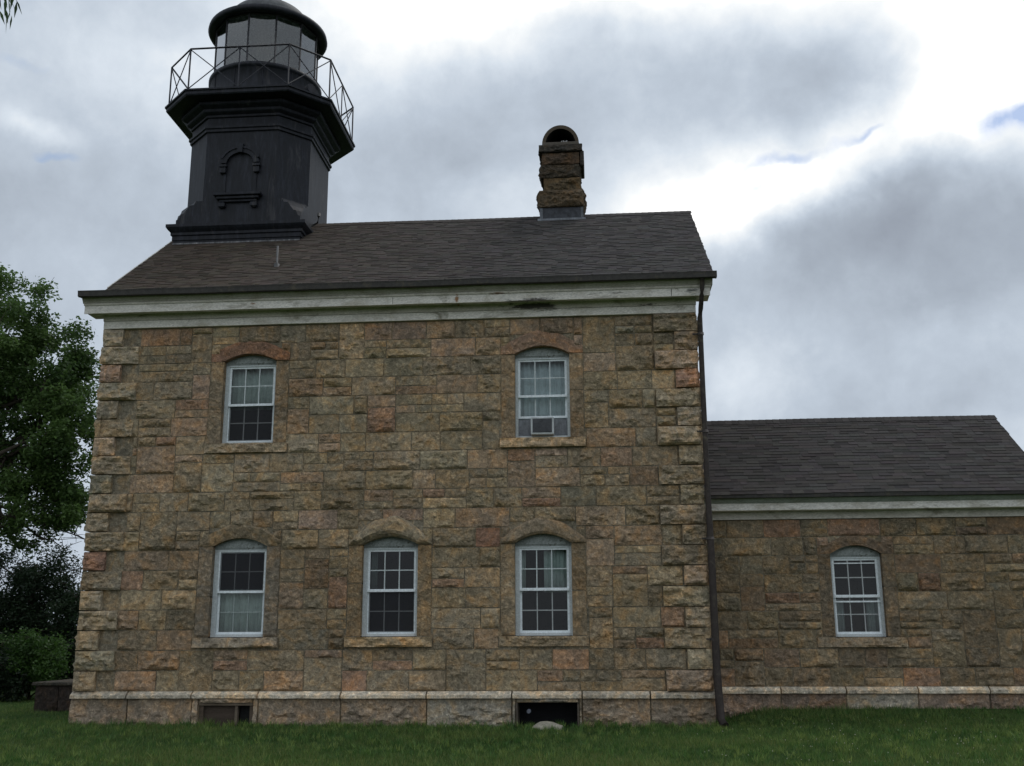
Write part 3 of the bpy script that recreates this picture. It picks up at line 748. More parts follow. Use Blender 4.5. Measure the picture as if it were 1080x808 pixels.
# =================================================================== ANNEX
AY,AX0,AX1=1.3,W+.05,18.1; AR=3.6; AD=2*(AR-AY)
annex=thing('annex',((AX0+AX1)/2,AR,.2),'low single storey brown stone wing with grey shingle roof, right of the house','annex')
AF=Frame((0,AY,0),(1,0,0),(0,-1,0)); AS=Frame((AX1,AY,0),(0,1,0),(1,0,0)); AB=Frame((AX1,AY+AD,0),(-1,0,0),(0,1,0))
AZT=3.80; AZE=4.27; AYE=.88; ASL=.72
AW=dict(xc=14.78,hw=.485,z0=1.55,zs=3.12,rise=.16)
na=9; az=[.63+(AZT-.63)*i/na for i in range(na+1)]
aw=MB(); ra_=random.Random(77)
xc,hw=AW['xc'],AW['hw']
backing(aw,AF,AX0,AX1,0,AZT,[(xc-hw,xc+hw,AW['z0']-.02,AW['zs']+AW['rise']+.03)])
field(aw,AF,AX0,AX1,az,[(xc-hw-.24,xc+hw+.24,1.55,3.24),(xc-hw-.36,xc+hw+.36,1.34,1.55),(xc-.5,xc+.5,3.24,3.46)],ra_,k=.80,rough=.75)
aroof=lambda y: AZE+ASL*(min(y,2*AR-y)-AYE)
azz=[.63+.352*i for i in range(20)]
backing(aw,AS,0,AD,0,6.0,[],zclip=lambda u: aroof(AY+u)-.15)
field(aw,AS,0,AD,azz,[],ra_,k=.85,step=.07,zclip=lambda u: aroof(AY+u)-.15)
backing(aw,AB,0,AX1-AX0,0,AZT+.3,[]); field(aw,AB,0,AX1-AX0,az,[],ra_,k=.85,step=.09)
build('wall',aw,M_STONE,annex)
watertable('water_table',[(AF,[W+.1,13.19,14.4,15.72,17.02,AX1+.07],.07,[]),(AS,[.1,1.5,3.0,AD+.0],.07,[]),(AB,[0,2,4,AX1-AX0],.07,[])],.635,-.1,annex,(.27,.20,.15))
w_=make_window(AF,annex,xc,hw,AW['z0'],AW['zs'],AW['rise'],dict(mid=.50,drop=.10,cl=.05,mu=(.42,.44,.44),ml=(.40,.42,.42),curtains=[(.03,.27,.0,.46,'grey curtain at left inside the annex window'),(.70,.97,.0,.46,'grey curtain at right inside the annex window')],ccol=(.28,.32,.31)),12)
surround(AF,annex,w_,xc,hw,.24,AW['z0'],AW['zs'],AW['rise'],3.22,3.46,.04,12,(.22,.16,.11),(.205,.16,.11),sillx=.36)
ac=MB()
def runy(mb,prof,x0,x1,col,nseg=12,wob=0,seed=0):
    run(mb,[(n-AY,z) for n,z in prof],x0,x1,col,0,nseg,wob,seed)
apc=(.46,.50,.465)
runy(ac,[(-.1,3.80),(.05,3.80),(.05,3.945),(-.1,3.945)],AX0,AX1+.05,(.54,.505,.45))
runy(ac,[(-.1,3.947),(.26,3.947),(.275,3.955),(.275,4.09),(-.1,4.09)],AX0,AX1+.28,(.74,.71,.66),wob=.004,seed=8)
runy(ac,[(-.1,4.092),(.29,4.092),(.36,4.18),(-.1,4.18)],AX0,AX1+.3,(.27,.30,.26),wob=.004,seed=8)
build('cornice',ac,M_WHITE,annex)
ag=MB(); runy(ag,[(.32,4.182),(.44,4.182),(.455,4.245),(.44,4.25),(.43,4.2),(.34,4.2),(.33,4.25),(.32,4.25)],AX0,AX1+.36,(.06,.056,.054),nseg=40,wob=.008,seed=6); build('gutter',ag,M_GUTTER,annex)
af=MB(); slab(af,AX0,AX1+.40,AYE,AZE,AR,ASL)
at_=(.054,.049,.047)
shingles(af,AX0,AX1+.40,AYE-.04,AZE-.04*ASL,AR,ASL,random.Random(4),tone=at_,exp=.13,tabs=(.12,.42))
shingles(af,AX0,AX1+.40,AYE-.04,AZE-.04*ASL,AR,ASL,random.Random(6),tone=at_,exp=.2,tabs=(.4,.9),mirror=AR)
ridgecap(af,AX0,AX1+.40,AR,AZE+ASL*(AR-AYE),ASL,random.Random(8),at_)
build('roof',af,M_SHINGLE,annex)
rb=MB()
for s_ in (0,1):
    ya,yb=(AYE+.1,AR) if s_==0 else (2*AR-AYE-.1,AR)
    P=[(x,y,aroof(y)-t) for y in (ya,yb) for t in (.10,.28) for x in (AX1+.34,AX1+.38)]
    rb.add(P,[(0,1,3,2),(4,6,7,5),(0,4,5,1),(2,3,7,6),(0,2,6,4),(1,5,7,3)],apc)
build('rake_board',rb,M_WHITE,annex)
ar=MB(); ar.box(AX0+.02,AX1-.02,AY+.9,AY+.95,.3,AZT,dk); ar.box(AX0+.02,AX1-.02,AY+.02,AY+AD-.02,AZT-.05,AZT,dk); ar.box(AX0+.02,AX1-.02,AY+.02,AY+AD-.02,.5,.55,dk); build('rooms',ar,M_DARK,annex)  # annex interior, same gloom painted in as near-black

# =================================================================== TOWER
TX,TY=1.68,3.88
tower=thing('lighthouse_tower',(TX,TY,10.2),'black iron lighthouse tower with railed gallery and glazed lantern above the roof','lighthouse')
IR=(.0095,.011,.0165)
def oc(h,c,z,cx=TX,cy_=TY):
    return [(cx-h+c,cy_-h,z),(cx+h-c,cy_-h,z),(cx+h,cy_-h+c,z),(cx+h,cy_+h-c,z),(cx+h-c,cy_+h,z),(cx-h+c,cy_+h,z),(cx-h,cy_+h-c,z),(cx-h,cy_-h+c,z)]
H=1.47
pm=MB()
pm.rings([oc(a,.001,z) for a,z in ((1.49,9.9),(1.49,10.50),(1.515,10.505),(1.515,10.60),(1.545,10.62),(1.545,10.68),(1.60,10.74),(1.635,10.79),(1.635,10.86),(1.45,10.885))],IR)
for s_ in (-1,): pm.box(TX-1.50,TX+1.50,TY-1.515,TY-1.49,10.40,10.435,(.12,.12,.13))
build('plinth',pm,M_IRON,tower)
bd=MB()
def brc(z,c): return oc(H,c,z)
prof=[(10.88,.001),(11.02,.005),(11.03,.05),(11.16,.11),(11.18,.17),(11.30,.26),(11.37,.30),(11.38,.40),(11.47,.45),(11.475,.61)]
bd.rings([brc(z,cc) for z,cc in prof]+[oc(H,.62,13.9)],IR)
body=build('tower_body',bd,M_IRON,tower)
tag(body,'dark chamfered iron shaft of the tower')
# seam strips, broach ledges
for sx in (-1,1):
    for sy_ in (-1,1):
        sm=MB()
        # ledge moulding over each corner scoop; paler colour paints the light it catches
        for (z0,z1,c,o) in ((11.40,11.475,.46,.012),):
            pa=Vector((TX+sx*(H-c),TY+sy_*H,0)); pb=Vector((TX+sx*H,TY+sy_*(H-c),0)); nrm=Vector((sx,sy_,0)).normalized()
            dd=(pb-pa)
            q=[pa-nrm*.12,pb-nrm*.12,pb+nrm*o,pa+nrm*o]
            if sx*sy_>0: q=q[::-1]
            sm.rings([[(p.x,p.y,z) for p in q] for z in (z0,z1)],(.035,.035,.04))
        build('corner_ledge',sm,M_IRON,tower)
# blind window on the front
bl=MB(); yf=TY-H
def arch_band(mb,ri_,ro_,zc,y0,y1,xc,a0,a1,col,n=20,sq=1.0):
    vs=[]
    for k in range(n+1):
        t=a0+(a1-a0)*k/n
        for (rad,y) in ((ri_,y1),(ri_,y0),(ro_,y0),(ro_,y1)):
            vs.append((xc+rad*math.sin(t),y,zc+rad*math.cos(t)*sq))
    fs=[]
    for k in range(n):
        for j in range(4): fs.append((k*4+j,k*4+(j+1)%4,(k+1)*4+(j+1)%4,(k+1)*4+j))
    fs+=[(0,1,2,3),tuple(n*4+j for j in (3,2,1,0))]
    mb.add(vs,fs,col)
bx=1.68
arch_band(bl,.33,.46,12.33,yf-.075,yf+.02,bx,-1.45,1.45,IR,sq=.92)
arch_band(bl,.44,.49,12.33,yf-.10,yf+.02,bx,-1.2,1.2,IR,sq=.92)
bl.rings([[(bx-.05,yf+.02,z) if 0 else (bx-.05-(z-12.6)*.1,yf+.0,z),(bx-.05-(z-12.6)*.1,yf-.12,z),(bx+.05+(z-12.6)*.1,yf-.12,z),(bx+.05+(z-12.6)*.1,yf+.0,z)] for z in (12.62,12.84)],IR)
for sx in (-1,1):
    bl.box(bx+sx*.40-.09,bx+sx*.40+.09,yf-.10,yf+.01,12.27,12.34,IR,bev=.008)
    bl.box(bx+sx*.40-.07,bx+sx*.40+.07,yf-.085,yf+.01,12.12,12.268,IR,bev=.015)
    bl.box(bx+sx*.365-.03,bx+sx*.365+.03,yf-.02,yf+.01,11.60,12.118,IR)
bwin=build('blind_window',bl,M_IRON,tower)
sl_=MB(); sl_.box(bx-.56,bx+.56,yf-.17,yf+.01,11.53,11.60,IR,bev=.012); sl_.box(bx-.50,bx+.50,yf-.12,yf+.01,11.46,11.529,IR,bev=.012); sl_.box(bx-.44,bx+.44,yf-.07,yf+.01,11.40,11.459,IR,bev=.01)
sl_.box(bx-.46,bx-.30,yf-.09,yf+.01,11.26,11.399,IR,bev=.03)
sl_.box(bx+.30,bx+.46,yf-.09,yf+.01,11.26,11.399,IR,bev=.03)
build('sill',sl_,M_IRON,bwin)
# collar, cornice and gallery deck
cm=MB(); CC=.62
def ring(h,z): return oc(h,CC*h/H,z)
cm.rings([ring(h,z) for h,z in ((1.46,13.18),(1.51,13.20),(1.51,13.26),(1.54,13.28),(1.54,13.33),(1.46,13.36))],IR); 
cm.rings([ring(h,z) for h,z in ((1.46,13.55),(1.51,13.57),(1.51,13.62),(1.58,13.66),(1.60,13.68),(1.60,13.74),(1.70,13.79),(1.72,13.81),(1.72,13.87),(1.3,13.872))],IR)
build('cornice',cm,M_IRON,tower)
gd=MB()
def dk8(h,z): return oc(h,.80*h/2.02,z)
gd.rings([dk8(h,z) for h,z in ((1.2,13.874),(2.0,13.90),(2.02,13.93),(2.02,14.00),(2.05,14.01),(2.05,14.05),(1.2,14.06))],IR)
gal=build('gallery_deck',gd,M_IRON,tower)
RH=1.97; corners=[Vector(p) for p in dk8(RH,14.05)]
rl=MB(); top=1.07
for i in range(8):
    a,b=corners[i],corners[(i+1)%8]; up=Vector((0,0,1))
    longside=(i%2==0)
    segs=[a,(a+b)/2,b] if longside else [a,b]
    rl.tube([a+up*top,b+up*top],.022,6,IR)
    rl.tube([a,a+up*top],.019,6,IR)
    if longside: rl.tube([segs[1],segs[1]+up*top],.015,6,IR); 
    for s0,s1 in zip(segs[:-1],segs[1:]):
        rl.tube([s0+up*.04,s1+up*(top-.02)],.013,5,IR); rl.tube([s1+up*.04,s0+up*(top-.02)],.013,5,IR)
build('railing',rl,M_IRON,tower)
# lantern
lm=MB(); LR=1.345
lm.lathe(TX,TY,[(1.1,14.055),(LR+.05,14.055),(LR+.05,14.12),(LR,14.14),(LR,14.96),(LR+.02,14.98),(LR+.05,15.01),(LR+.05,15.08),(LR-.02,15.10),(LR-.12,15.10),(LR-.12,14.3)],60,IR)
for k in range(12):
    t=2*PI*(k+.5)/12; x,y=TX+(LR+.004)*math.sin(t),TY-(LR+.004)*math.cos(t); lm.tube([(x,y,14.14),(x,y,14.98)],.012,5,IR)
build('drum_wall',lm,M_IRON,tower)
NP=12; A0=-math.radians(3.5); GR=1.27
def gp(k,r_=GR): t=A0+2*PI*k/NP; return Vector((TX+r_*math.sin(t),TY-r_*math.cos(t),0))
mu=MB()
for k in range(NP):
    p=gp(k); mu.tube([p+Vector((0,0,15.09)),p+Vector((0,0,16.47))],.024,6,(.028,.028,.032))
for zz in (15.11,16.45):
    for k in range(NP):
        a,b=gp(k),gp(k+1); mu.tube([a+Vector((0,0,zz)),b+Vector((0,0,zz))],.028,5,(.028,.028,.032))
build('mullions',mu,M_IRON,tower)
for k in range(NP):
    a,b=gp(k),gp(k+1); d=(b-a).normalized(); a=a+d*.02; b=b-d*.02; p=MB()
    p.add([(a.x,a.y,15.12),(b.x,b.y,15.12),(b.x,b.y,16.44),(a.x,a.y,16.44)],[(0,1,2,3)]); build('lantern_pane',p,M_LGLASS,tower)
dm=MB()
dm.lathe(TX,TY,[(1.22,16.55),(1.24,16.47),(1.40,16.44),(1.46,16.45),(1.49,16.50),(1.475,16.58),(1.41,16.62),(1.25,16.69),(1.08,16.74)],60,IR)
dm.lathe(TX,TY,[(1.22,16.55),(1.10,16.72),(.8,16.95),(.4,17.1),(.01,17.15)],40,(.42,.43,.42))
roofo=build('lantern_eave',dm,M_IRON,tower)
dm=MB(); dm.lathe(TX,TY,[(1.10,16.70),(1.09,16.80),(1.07,16.83)]+[(1.03*math.cos(t),16.83+.57*math.sin(t)) for t in [PI/2*k/14 for k in range(14)]]+[(.02,17.41)],48,(.085,.088,.092)); build('dome',dm,M_LEAD,tower)
bb=MB(); bb.lathe(TX,TY,[(.12,17.36),(.12,17.5)]+[(.12+.16*math.sin(PI*k/10),17.5+.32*k/10) for k in range(11)]+[(.03,17.84),(.02,18.5)],20,(.03,.03,.034)); build('ventilator',bb,M_IRON,tower)
ln=MB(); ln.lathe(TX,TY,[(.30,14.3),(.30,14.9),(.10,14.95),(.10,15.25),(.16,15.28),(.17,15.34)],20,(.05,.05,.05)); ln.lathe(TX,TY,[(.001,14.3),(1.4,14.3)],24,(.04,.04,.04)); lpo=build('lamp_stand',ln,M_IRON,tower)
ln=MB(); ln.lathe(TX,TY,[(.15,15.34),(.17,15.42),(.17,15.58),(.14,15.66),(.02,15.68)],20,(.30,.34,.34)); build('lens',ln,M_PLASTIC,lpo)
ht=MB(); t=math.radians(62); px,py=TX+(LR+.06)*math.sin(t),TY-(LR+.06)*math.cos(t)
ht.tube([(px,py,14.62),(px+.12,py-.06,14.62)],.10,14,IR); ht.tube([(px+.12,py-.06,14.62),(px+.17,py-.09,14.62)],.13,14,IR); build('vent_cowl',ht,M_IRON,tower)
# little bracket light on the right face low by the roof
kb=MB(); kb.tube([(TX+H,3.15,11.02),(TX+H+.22,3.12,11.12),(TX+H+.24,3.12,11.30)],.022,6,(.05,.05,.05)); kb.tube([(TX+H+.24,3.12,11.28),(TX+H+.24,3.12,11.36)],.04,8,(.06,.06,.06)); build('bracket',kb,M_IRON,tower)

# =================================================================== AIR CONDITIONER
acu=thing('air_conditioner',(8.79,.05,5.36),'small white window air conditioner with dark grille in the upper right window','air conditioner')
AW0,AW1=8.575,9.015; y0,y1=-.02,.42; AWT=5.69
m_=MB(); m_.box(AW0,AW1,y0,y1,5.345,AWT,(.50,.52,.52),bev=.012)
build('case',m_,M_PLASTIC,acu)
m_=MB(); m_.box(AW0+.035,AW1-.035,y0-.008,y0+.01,5.385,AWT-.035,(.035,.037,.045))
for k in range(12): z=5.40+k*.021; m_.box(AW0+.04,AW1-.04,y0-.016,y0-.009,z,z+.009,(.13,.13,.14))
build('grille',m_,M_PLASTIC,acu)
for (a,b) in ((8.80-HW+.06,AW0-.002),(AW1+.002,8.80+HW-.06)):
    m_=MB(); n=9; vs=[]
    for k in range(2*n+1):
        u=a+(b-a)*k/(2*n); vs+=[(u,.20+(.012 if k%2 else 0),5.35),(u,.20+(.012 if k%2 else 0),AWT-.005)]
    m_.add(vs,[(2*k,2*k+2,2*k+3,2*k+1) for k in range(2*n)],(.26,.27,.29)); build('side_panel',m_,M_PLASTIC,acu)

# =================================================================== GROUND
def sstep(a,b,x):
    t=max(0,min(1,(x-a)/(b-a))); return t*t*(3-2*t)
def gz_(x,y):
    z=.22*sstep(-.1,1.25,y)*sstep(W+.05,W+1.2,x)+.0
    z+=.035*noise.noise((x*.25,y*.25,1.5))*sstep(0,3,max(abs(x-6)-6,-y))
    z-=max(0,(y-30))*.05 if y>30 else 0
    return z
gx=np.concatenate([np.array([-900,-400,-150,-70,-40,-25]),np.arange(-16,34,.5),np.array([40,55,90,160,420,900])])
gy=np.concatenate([np.array([-900,-300,-100,-50,-32]),np.arange(-24,14,.25),np.array([15,18,22,28,34,40,60,120,400,900])])
gm=MB(); vs=[(float(x),float(y),gz_(float(x),float(y))) for y in gy for x in gx]; nx=len(gx)
gm.add(vs,[(j*nx+i,j*nx+i+1,(j+1)*nx+i+1,(j+1)*nx+i) for j in range(len(gy)-1) for i in range(nx-1)],(.05,.08,.03),0,True)
build('ground',gm,M_GROUND,None,'green lawn ground around the stone house','ground',kind='structure')

def fast_mesh(name,V,F3,C,mat,parent=None,origin=(0,0,0),nper=3,**kw):
    me=bpy.data.meshes.new(name); nv=len(V); nf=len(F3)
    V=V-np.array(origin)
    me.vertices.add(nv); me.vertices.foreach_set('co',V.astype(np.float32).ravel())
    me.loops.add(nf*nper); me.loops.foreach_set('vertex_index',F3.astype(np.int32).ravel())
    me.polygons.add(nf); me.polygons.foreach_set('loop_start',np.arange(0,nf*nper,nper,dtype=np.int32)); 
    me.update(calc_edges=True)
    at=me.color_attributes.new('Col','FLOAT_COLOR','CORNER')
    cc=np.ones((nf*nper,4),dtype=np.float32); cc[:,:3]=np.repeat(C,nper,axis=0); at.data.foreach_set('color',cc.ravel())
    me.materials.append(mat); me.validate()
    o=bpy.data.objects.new(name,me); COL.objects.link(o); put(o,origin,parent); tag(o,**kw); return o
rg=np.random.RandomState(3)
def gz_np(x,y):
    def ss(a,b,t):
        t=np.clip((t-a)/(b-a),0,1); return t*t*(3-2*t)
    return .22*ss(-.1,1.25,y)*ss(W+.05,W+1.2,x)
def grass(n,xr,yr,h,clear=True):
    x=rg.uniform(*xr,n); y=rg.uniform(*yr,n)
    keep=~((x>-.12)&(x<W+.12)&(y>-.115))&~((x>W)&(y>AY-.085)&(x<AX1+.1))
    keep&=~((x>-3.0)&(x<-.1)&(y>3.7)&(y<6.3)&(x>-2.97))
    thin=(np.sin(x*.9+1.3*np.sin(y*1.1))*np.sin(y*1.3+x*.6)>.55)&(rg.rand(n)<.6); keep&=~thin
    x,y=x[keep],y[keep]; n=len(x)
    z=np.array([gz_(float(a),float(b)) for a,b in zip(x,y)]) if n<1 else gz_np(x,y)
    # same gentle unevenness as the sheet
    z=z-.012
    patch=np.sin(x*1.3+np.sin(y*.9)*2)*.5+np.sin(y*1.7+x*.4+2)*.5
    tall=1+.25*patch+.45*np.clip(np.sin(x*7+np.sin(y*9)*2)*np.sin(y*8+x),0,1)+ 0.5*((np.abs(y+.17)<.09)&(x>-.2)&(x<W+.1))*(.4+rg.rand(n)) + 0.5*((np.abs(y-AY+.15)<.10)&(x>W+.2))*(.4+rg.rand(n))
    hh=h*rg.uniform(.5,1.35,n)*tall; a=rg.uniform(0,2*np.pi,n); w=rg.uniform(.004,.008,n)
    lx=rg.normal(0,.35,n)*hh; ly=rg.normal(0,.35,n)*hh
    V=np.zeros((n,3,3)); V[:,0]=np.stack([x-np.cos(a)*w,y-np.sin(a)*w,z],1); V[:,1]=np.stack([x+np.cos(a)*w,y+np.sin(a)*w,z],1); V[:,2]=np.stack([x+lx,y+ly,z+hh],1)
    base=np.array([.088,.158,.036]); yel=np.array([.190,.190,.062]); dk_=np.array([.040,.088,.022])
    fine=np.sin(x*5.1+np.sin(y*4.3)*1.7)*np.sin(y*6.3+np.sin(x*3.1)*2); t=np.clip(.40+.26*patch+.22*fine+.28*np.clip((-y-4.6)/1.5,0,1)+rg.normal(0,.34,n),0,1)[:,None]
    C=np.where(t<.5,dk_+(base-dk_)*t*2,base+(yel-base)*(t-.5)*1.3)*rg.uniform(.8,1.2,(n,1))
    return V.reshape(-1,3),C
parts=[grass(330000,(-6,20),(-6.5,1.3),.06),grass(60000,(-10,0),(0,9),.06),grass(70000,(-14,28),(-16,-6.5),.055),grass(40000,(18,26),(-6,6),.06)]
V=np.concatenate([a for a,b in parts]); C=np.concatenate([b for a,b in parts]); F3=np.arange(len(V)).reshape(-1,3)
# lift onto the sheet's unevenness
zadd=np.array([.035*noise.noise((float(a)*.25,float(b)*.25,1.5))*sstep(0,3,max(abs(a-6)-6,-b)) for a,b in V[::3,:2]])
V[:,2]+=np.repeat(zadd,3)
nt_t=3400; tx=rg.uniform(-5,20,nt_t); ty=rg.uniform(-6.5,.9,nt_t); near=rg.rand(nt_t)<.035; ty[near]=-.17-np.abs(rg.normal(0,.05,near.sum())); tx[near]=rg.uniform(-.2,W+.1,near.sum())
ok=~((tx>-.12)&(tx<W+.12)&(ty>-.12))&~((tx>W)&(ty>AY-.12)); tx,ty,near=tx[ok],ty[ok],near[ok]; nt_t=len(tx)
m_b=16; bx_=np.repeat(tx,m_b)+rg.normal(0,.03,nt_t*m_b); by_=np.minimum(np.repeat(ty,m_b)+rg.normal(0,.03,nt_t*m_b),np.repeat(np.where(near,-.125,9.),m_b)); bh=np.repeat(rg.uniform(.07,.13,nt_t)*np.where(near,1.35,1),m_b)*rg.uniform(.6,1.2,nt_t*m_b)
bz_=gz_np(bx_,by_)-.01; aa=rg.uniform(0,2*np.pi,nt_t*m_b); ww=rg.uniform(.006,.012,nt_t*m_b)
TV=np.stack([np.stack([bx_-np.cos(aa)*ww,by_-np.sin(aa)*ww,bz_],1),np.stack([bx_+np.cos(aa)*ww,by_+np.sin(aa)*ww,bz_],1),np.stack([bx_+rg.normal(0,.4,len(bx_))*bh,np.minimum(by_+rg.normal(0,.4,len(bx_))*bh,np.where(by_>-.3,np.maximum(by_,-.13),99)),bz_+bh],1)],1).reshape(-1,3)
tc_=np.repeat(rg.rand(nt_t)**1.5,m_b)[:,None]; TC=(np.array([.055,.135,.028])*(1-tc_)+np.array([.21,.27,.07])*tc_)*rg.uniform(.8,1.2,(len(bx_),1))
V=np.concatenate([V,TV]); C=np.concatenate([C,TC]); F3=np.arange(len(V)).reshape(-1,3)
fast_mesh('grass',V,F3,C,M_GRASS,label='short green mown grass covering the lawn in front of the house',cat='grass',kind='stuff')
# clover heads in the lawn on the right
n=230; fx=rg.normal(14.2,2.2,n); fy=rg.uniform(-6,.6,n); k_=(rg.rand(n)<.8); fx,fy=fx[k_],fy[k_]; n=len(fx)
fz=gz_np(fx,fy)+rg.uniform(.03,.06,n); r_=rg.uniform(.006,.012,n)
O=np.array([(1,0,0),(0,1,0),(-1,0,0),(0,-1,0),(0,0,1),(0,0,-1)],float); FO=np.array([(0,1,4),(1,2,4),(2,3,4),(3,0,4),(1,0,5),(2,1,5),(3,2,5),(0,3,5)])
V=(np.stack([fx,fy,fz],1)[:,None,:]+O[None]*r_[:,None,None]).reshape(-1,3); F3=(FO[None]+np.arange(n)[:,None,None]*6).reshape(-1,3)
fast_mesh('clover_flowers',V,F3,np.tile(np.array([.50,.48,.38]),(len(F3),1)),M_GRASS,label='tiny white clover flowers scattered in the lawn by the annex',cat='flowers',kind='stuff')
# pale rock in front of the basement window
def rock(name,c,s,col,seed,**kw):
    mb=MB(); nu,nv=18,9; vs=[]
    for j in range(nv+1):
        for i in range(nu):
            t=2*PI*i/nu; p=-.35+ (PI/2+.35)*j/nv
            d=Vector((math.cos(t)*math.cos(p),math.sin(t)*math.cos(p),math.sin(p)))
            f=1+.28*fbm(d.x*1.5+seed,d.y*1.5,d.z*1.5)
            vs.append((c[0]+d.x*s[0]*f,c[1]+d.y*s[1]*f,c[2]+d.z*s[2]*f))
    fs=[(j*nu+i,j*nu+(i+1)%nu,(j+1)*nu+(i+1)%nu,(j+1)*nu+i) for j in range(nv) for i in range(nu)]+[tuple(nv*nu+i for i in range(nu))]
    mb.add(vs,fs,col,0,True); return build(name,mb,M_CONC,None,**kw)
rock('rock',(8.84,-.48,.0),(.28,.17,.125),(.36,.33,.26),4,label='pale flat rock in the grass before the open basement window',cat='rock')
# dark masonry block beyond the left corner
bk=thing('stone_bulkhead',(-1.5,4.8,0),'low dark masonry bulkhead with stepped cap beyond the left corner of the house','bulkhead')
m_=MB(); FB=Frame((-3.0,4.0,0),(1,0,0),(0,-1,0))
m_.box(-2.95,-.2,4.02,6.2,-.1,.55,(.035,.028,.024))
for k in range(5): stone(m_,FB,.05+k*.55,.05+(k+1)*.55,-.08,.54,.03,.6,(.040,.031,.026),.09,base=-.03)
FBL=Frame((-2.95,6.2,0),(0,-1,0),(-1,0,0))
for k in range(4): stone(m_,FBL,k*.55,(k+1)*.55,-.08,.54,.03,.6,(.040,.031,.026),.09,base=-.03)
build('base',m_,M_STONE,bk)
m_=MB(); m_.box(-3.02,-.2,3.94,6.26,.55,.63,(.085,.075,.06),bev=.02); m_.box(-2.25,-.2,4.5,6.26,.63,.80,(.05,.04,.035),bev=.02); m_.box(-2.28,-.2,4.46,6.28,.80,.86,(.10,.09,.075),bev=.015); build('cap',m_,M_STONE,bk)

# =================================================================== TREES
def branch_pts(a,b,r,n=5,w=.12):
    a,b=Vector(a),Vector(b); L=(b-a).length; P=[]
    for i in range(n+1):
        t=i/n; p=a.lerp(b,t)+Vector((r.uniform(-1,1),r.uniform(-1,1),r.uniform(-.4,.8)))*L*w*(t*(1-t))*2; P.append(p)
    return P
def tree(name,base,trunk_top,trunk_r,blobs,nleaf,leaf,cols,label,cat,group=None,seed=0,nclus=90,cr=.55,lean=(0,0),droop=.3,limbs=14,aspect=1.8,skinny=False,bare=()):
    r=random.Random(seed); rs=np.random.RandomState(seed); b=Vector(base)
    root=thing(name,base,label,cat,group)
    tp=Vector((b.x+lean[0],b.y+lean[1],trunk_top))
    clusters=[]
    wts=[s[3]*s[4]*s[5] for s in blobs]
    while len(clusters)<nclus:
        s=r.choices(blobs,wts)[0]
        d=Vector((r.gauss(0,1),r.gauss(0,1),r.gauss(0,1))).normalized()*(r.random()**.45)
        p=Vector((s[0]+d.x*s[3],s[1]+d.y*s[4],s[2]+d.z*s[5]))
        clusters.append((p,cr*r.uniform(.6,1.35)))
    tm=MB(); bc=(.055,.045,.035)
    P=branch_pts(b-Vector((0,0,.3)),tp,r,8,.04); tm.tube(P,[trunk_r*(1-.72*i/8)*(1.35 if i==0 else 1) for i in range(9)],10,bc)
    build('trunk',tm,M_BARK,root,origin=b)
    lm=MB(); ls_=[]
    order=sorted(clusters,key=lambda c_:r.random())
    for c_,rad in order[:limbs]:
        t=r.uniform(.35,1); k=int(t*8); st=P[k]; Q=branch_pts(st,c_,r,6,.25); rr0=trunk_r*.42*(1-.5*t)
        lm.tube(Q,[rr0*(1-.85*i/6)+.008 for i in range(7)],7,bc); ls_+= [(q,rr0*(1-.85*i/6)) for i,q in enumerate(Q)]
    for e in bare:
        Q=branch_pts(P[5],e,r,8,.2); lm.tube(Q,[.06*(1-i/9)+.006 for i in range(9)],6,bc); ls_+=[(q,.03) for q in Q[3:]]
        for q in Q[4:]:
            for _ in range(3):
                e2=q+Vector((r.uniform(-.7,.7),r.uniform(-.7,.7),r.uniform(-.3,.5))); lm.tube(branch_pts(q,e2,r,3,.2),[.012,.010,.008,.005],5,bc)
    for c_,rad in order[limbs:]:
        q,rr=min(ls_,key=lambda s:(s[0]-c_).length); lm.tube(branch_pts(q,c_,r,4,.25),[max(.012,rr*.5)*(1-.8*i/4)+.004 for i in range(5)],5,bc)
        for _ in range(2):
            e=c_+Vector((r.uniform(-1,1),r.uniform(-1,1),r.uniform(-.6,.8)))*rad; lm.tube(branch_pts(c_,e,r,2,.2),[.012,.008,.005],4,bc)
    build('limbs',lm,M_BARK,root,origin=b)
    cl=np.array([list(c_)+[rad] for c_,rad in clusters]); w=cl[:,3]**2; w/=w.sum()
    idx=rs.choice(len(cl),nleaf,p=w)
    # leaves gather in sprays inside each cluster
    nsp=26; sp=rs.normal(0,1,(len(cl),nsp,3)); sp/=np.linalg.norm(sp,axis=2,keepdims=True); sp*=rs.uniform(.3,1,(len(cl),nsp,1))
    si=rs.randint(0,nsp,nleaf); c0=cl[idx,:3]+sp[idx,si]*cl[idx,3:4]*np.array([1,1,.75]) 
    pos=c0+rs.normal(0,.10,(nleaf,3)); pos[:,2]-=droop*rs.rand(nleaf)*.3
    a=rs.normal(0,1,(nleaf,3)); a[:,2]=a[:,2]*.5-droop; a/=np.linalg.norm(a,axis=1,keepdims=True)
    nb_=rs.normal(0,1,(nleaf,3)); nb_[:,2]+=.6; bb_=np.cross(a,nb_); bb_/=np.linalg.norm(bb_,axis=1,keepdims=True)
    L=leaf*rs.uniform(.6,1.3,(nleaf,1)); Wd=L/aspect
    V=np.stack([pos,pos+a*L*.5+bb_*Wd*.5,pos+a*L,pos+a*L*.5-bb_*Wd*.5],1).reshape(-1,3)
    F4=np.arange(nleaf*4).reshape(-1,4)
    tt=np.clip(rs.rand(len(cl))[idx]*.6+rs.rand(nleaf)*.5,0,1)[:,None]
    C=np.array(cols[0])*(1-tt)+np.array(cols[1])*tt
    fast_mesh('crown',V,F4,C,M_LEAF,root,origin=tuple(b),nper=4)
    return root
G1=[(.032,.066,.019),(.105,.175,.046)]
